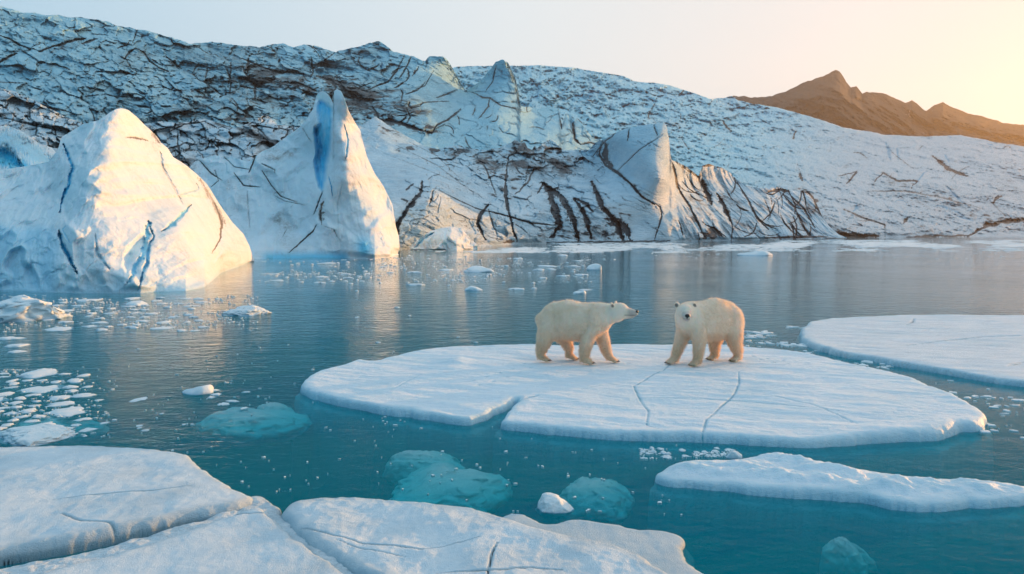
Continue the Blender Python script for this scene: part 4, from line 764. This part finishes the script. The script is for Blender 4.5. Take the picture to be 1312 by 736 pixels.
    a = body_me.attributes.new('mask', 'FLOAT_COLOR', 'POINT'); a.data.foreach_set('color', mask.ravel())
    body_me.materials.clear(); body_me.materials.append(M['fur']); body_me.name = 'body'; body_me.update()
    b = bpy.data.objects.new('body', body_me); col.objects.link(b); b.parent = root
    # guard hair
    r = np.random.default_rng(seed); pick = r.integers(0, n, 52000); pick = pick[(co2[pick, 2] > .05) & (mask[pick, 2] < .3) & (mz[pick] > .09)]
    p0 = co2[pick]; nn = no[pick]; L = .78*(.018+.036*sstep(.15, .5, hd[pick])+.02*sstep(.7, .45, p0[:, 2])*sstep(.12, .3, p0[:, 2]))*r.uniform(.6, 1.3, len(pick)); comb = np.stack([-np.full(len(pick), .55), np.zeros(len(pick)), -np.full(len(pick), .75)], -1)
    comb[hd[pick] < .3] = np.array(Rm)@np.array([-.9, 0, -.2]); dr = nn*.55+comb*.6+r.normal(size=p0.shape)*.16; dr /= np.linalg.norm(dr, axis=1)[:, None]
    sd_ = np.cross(dr, nn+r.normal(size=p0.shape)*.4); sd_ /= np.linalg.norm(sd_, axis=1)[:, None]+1e-9; w = .0028
    V = np.stack([p0-nn*.004-sd_*w, p0-nn*.004+sd_*w, p0+dr*L[:, None]], 1).reshape(-1, 3); F = np.arange(len(V)).reshape(-1, 3)
    mesh_np('fur', V, F, M['hair'], np.repeat(mask[pick][:, :3], 3, 0), parent=root, smooth=False)
    # nose, eyes, claws
    def bit(name, f):
        q = bmesh.new(); f(q); mm = bpy.data.meshes.new(name); [setattr(ff, 'smooth', True) for ff in q.faces]; q.to_mesh(mm); q.free(); mm.materials.append(M['black']); o = bpy.data.objects.new(name, mm); col.objects.link(o); o.parent = root; return o
    bit('nose', lambda q: (ell(q, H(.318, 0, .012), (.028, .040, .030), Rm), ell(q, H(.312, 0, -.012), (.022, .022, .034), Rm)))
    for s in (-1, 1): bit('eye', lambda q: ell(q, H(.098, s*.078, .066), (.015, .013, .015), Rm, 2))
    for Lg in legs:
        def cl(q, Lg=Lg):
            x, y = Lg[-1][0], Lg[-1][1]; d = Vector((x-Lg[-2][0], y-Lg[-2][1], 0)); d = d.normalized() if d.length > 1e-3 else Vector((1, 0, 0)); pr = Vector((-d.y, d.x, 0))
            for k in range(5):
                base = Vector((x, y, .03))+pr*((k-2)*.034)+d*(.085-abs(k-2)*.012); mtx = Matrix.Translation(base+d*.018) @ (d+Vector((0, 0, -.45))).to_track_quat('Z', 'Y').to_matrix().to_4x4()
                bmesh.ops.create_cone(q, segments=6, radius1=.008, radius2=.001, depth=.045, cap_ends=True, matrix=mtx)
        bit('claws', cl)
    root.location = loc; root.rotation_euler = (0, 0, heading); root.scale = (scale,)*3; return root

def ground(px, py, z=.145): x, y = Gd(px, py, z); return float(x), float(y)
# left bear: profile, walking right, nose lifted
x, y = ground(692, 460.5)
ang = R(-19)
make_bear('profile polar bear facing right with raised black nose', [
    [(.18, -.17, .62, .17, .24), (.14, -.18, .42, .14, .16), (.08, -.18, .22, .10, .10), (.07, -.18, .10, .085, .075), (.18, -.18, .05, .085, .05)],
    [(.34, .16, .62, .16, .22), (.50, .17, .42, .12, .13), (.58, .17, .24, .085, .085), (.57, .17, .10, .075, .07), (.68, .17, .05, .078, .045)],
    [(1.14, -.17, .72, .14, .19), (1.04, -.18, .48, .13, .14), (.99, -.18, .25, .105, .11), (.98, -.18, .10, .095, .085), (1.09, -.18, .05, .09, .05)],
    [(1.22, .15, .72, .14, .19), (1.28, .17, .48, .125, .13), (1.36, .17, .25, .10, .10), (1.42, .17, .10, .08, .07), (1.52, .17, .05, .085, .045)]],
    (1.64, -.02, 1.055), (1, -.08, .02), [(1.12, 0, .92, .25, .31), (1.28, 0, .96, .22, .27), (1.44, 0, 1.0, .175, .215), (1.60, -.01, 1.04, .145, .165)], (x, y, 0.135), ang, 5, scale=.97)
# right bear: three-quarter view, head turned to the viewer
x, y = ground(943, 460.5)
ang = R(180+28)
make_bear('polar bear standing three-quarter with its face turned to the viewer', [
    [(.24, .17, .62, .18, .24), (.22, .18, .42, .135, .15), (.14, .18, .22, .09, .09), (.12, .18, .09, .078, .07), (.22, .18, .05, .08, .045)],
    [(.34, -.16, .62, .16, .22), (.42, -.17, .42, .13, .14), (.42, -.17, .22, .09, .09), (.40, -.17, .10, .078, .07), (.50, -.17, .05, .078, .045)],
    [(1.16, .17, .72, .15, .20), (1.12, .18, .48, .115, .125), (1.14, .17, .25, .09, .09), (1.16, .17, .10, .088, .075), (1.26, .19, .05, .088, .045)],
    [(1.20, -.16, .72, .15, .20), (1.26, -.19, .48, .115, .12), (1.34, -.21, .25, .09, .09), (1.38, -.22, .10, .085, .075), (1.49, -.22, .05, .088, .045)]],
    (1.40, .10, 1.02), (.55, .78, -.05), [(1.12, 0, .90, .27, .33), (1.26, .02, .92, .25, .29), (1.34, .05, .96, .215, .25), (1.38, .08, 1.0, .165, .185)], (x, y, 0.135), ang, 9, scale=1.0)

# ------------------------------------------------------------------ haze
hz = NT('evening_haze'); pv = hz.n('VolumePrincipled'); pv.inputs['Density'].default_value = .00024; pv.inputs['Color'].default_value = (1., .93, .85, 1); pv.inputs['Anisotropy'].default_value = .7
hz.t.links.new(pv.outputs[0], hz.out.inputs['Volume'])
bm = bmesh.new(); bmesh.ops.create_cube(bm, size=1, matrix=Matrix.Translation((60, 600, 112)) @ Matrix.Diagonal((2300, 1500, 236, 1))); me = bpy.data.meshes.new('haze'); bm.to_mesh(me); bm.free(); me.materials.append(hz.m)
o = bpy.data.objects.new('haze', me); col.objects.link(o); tag(o, 'thin warm evening haze over the lagoon and glacier', None, None, 'stuff')
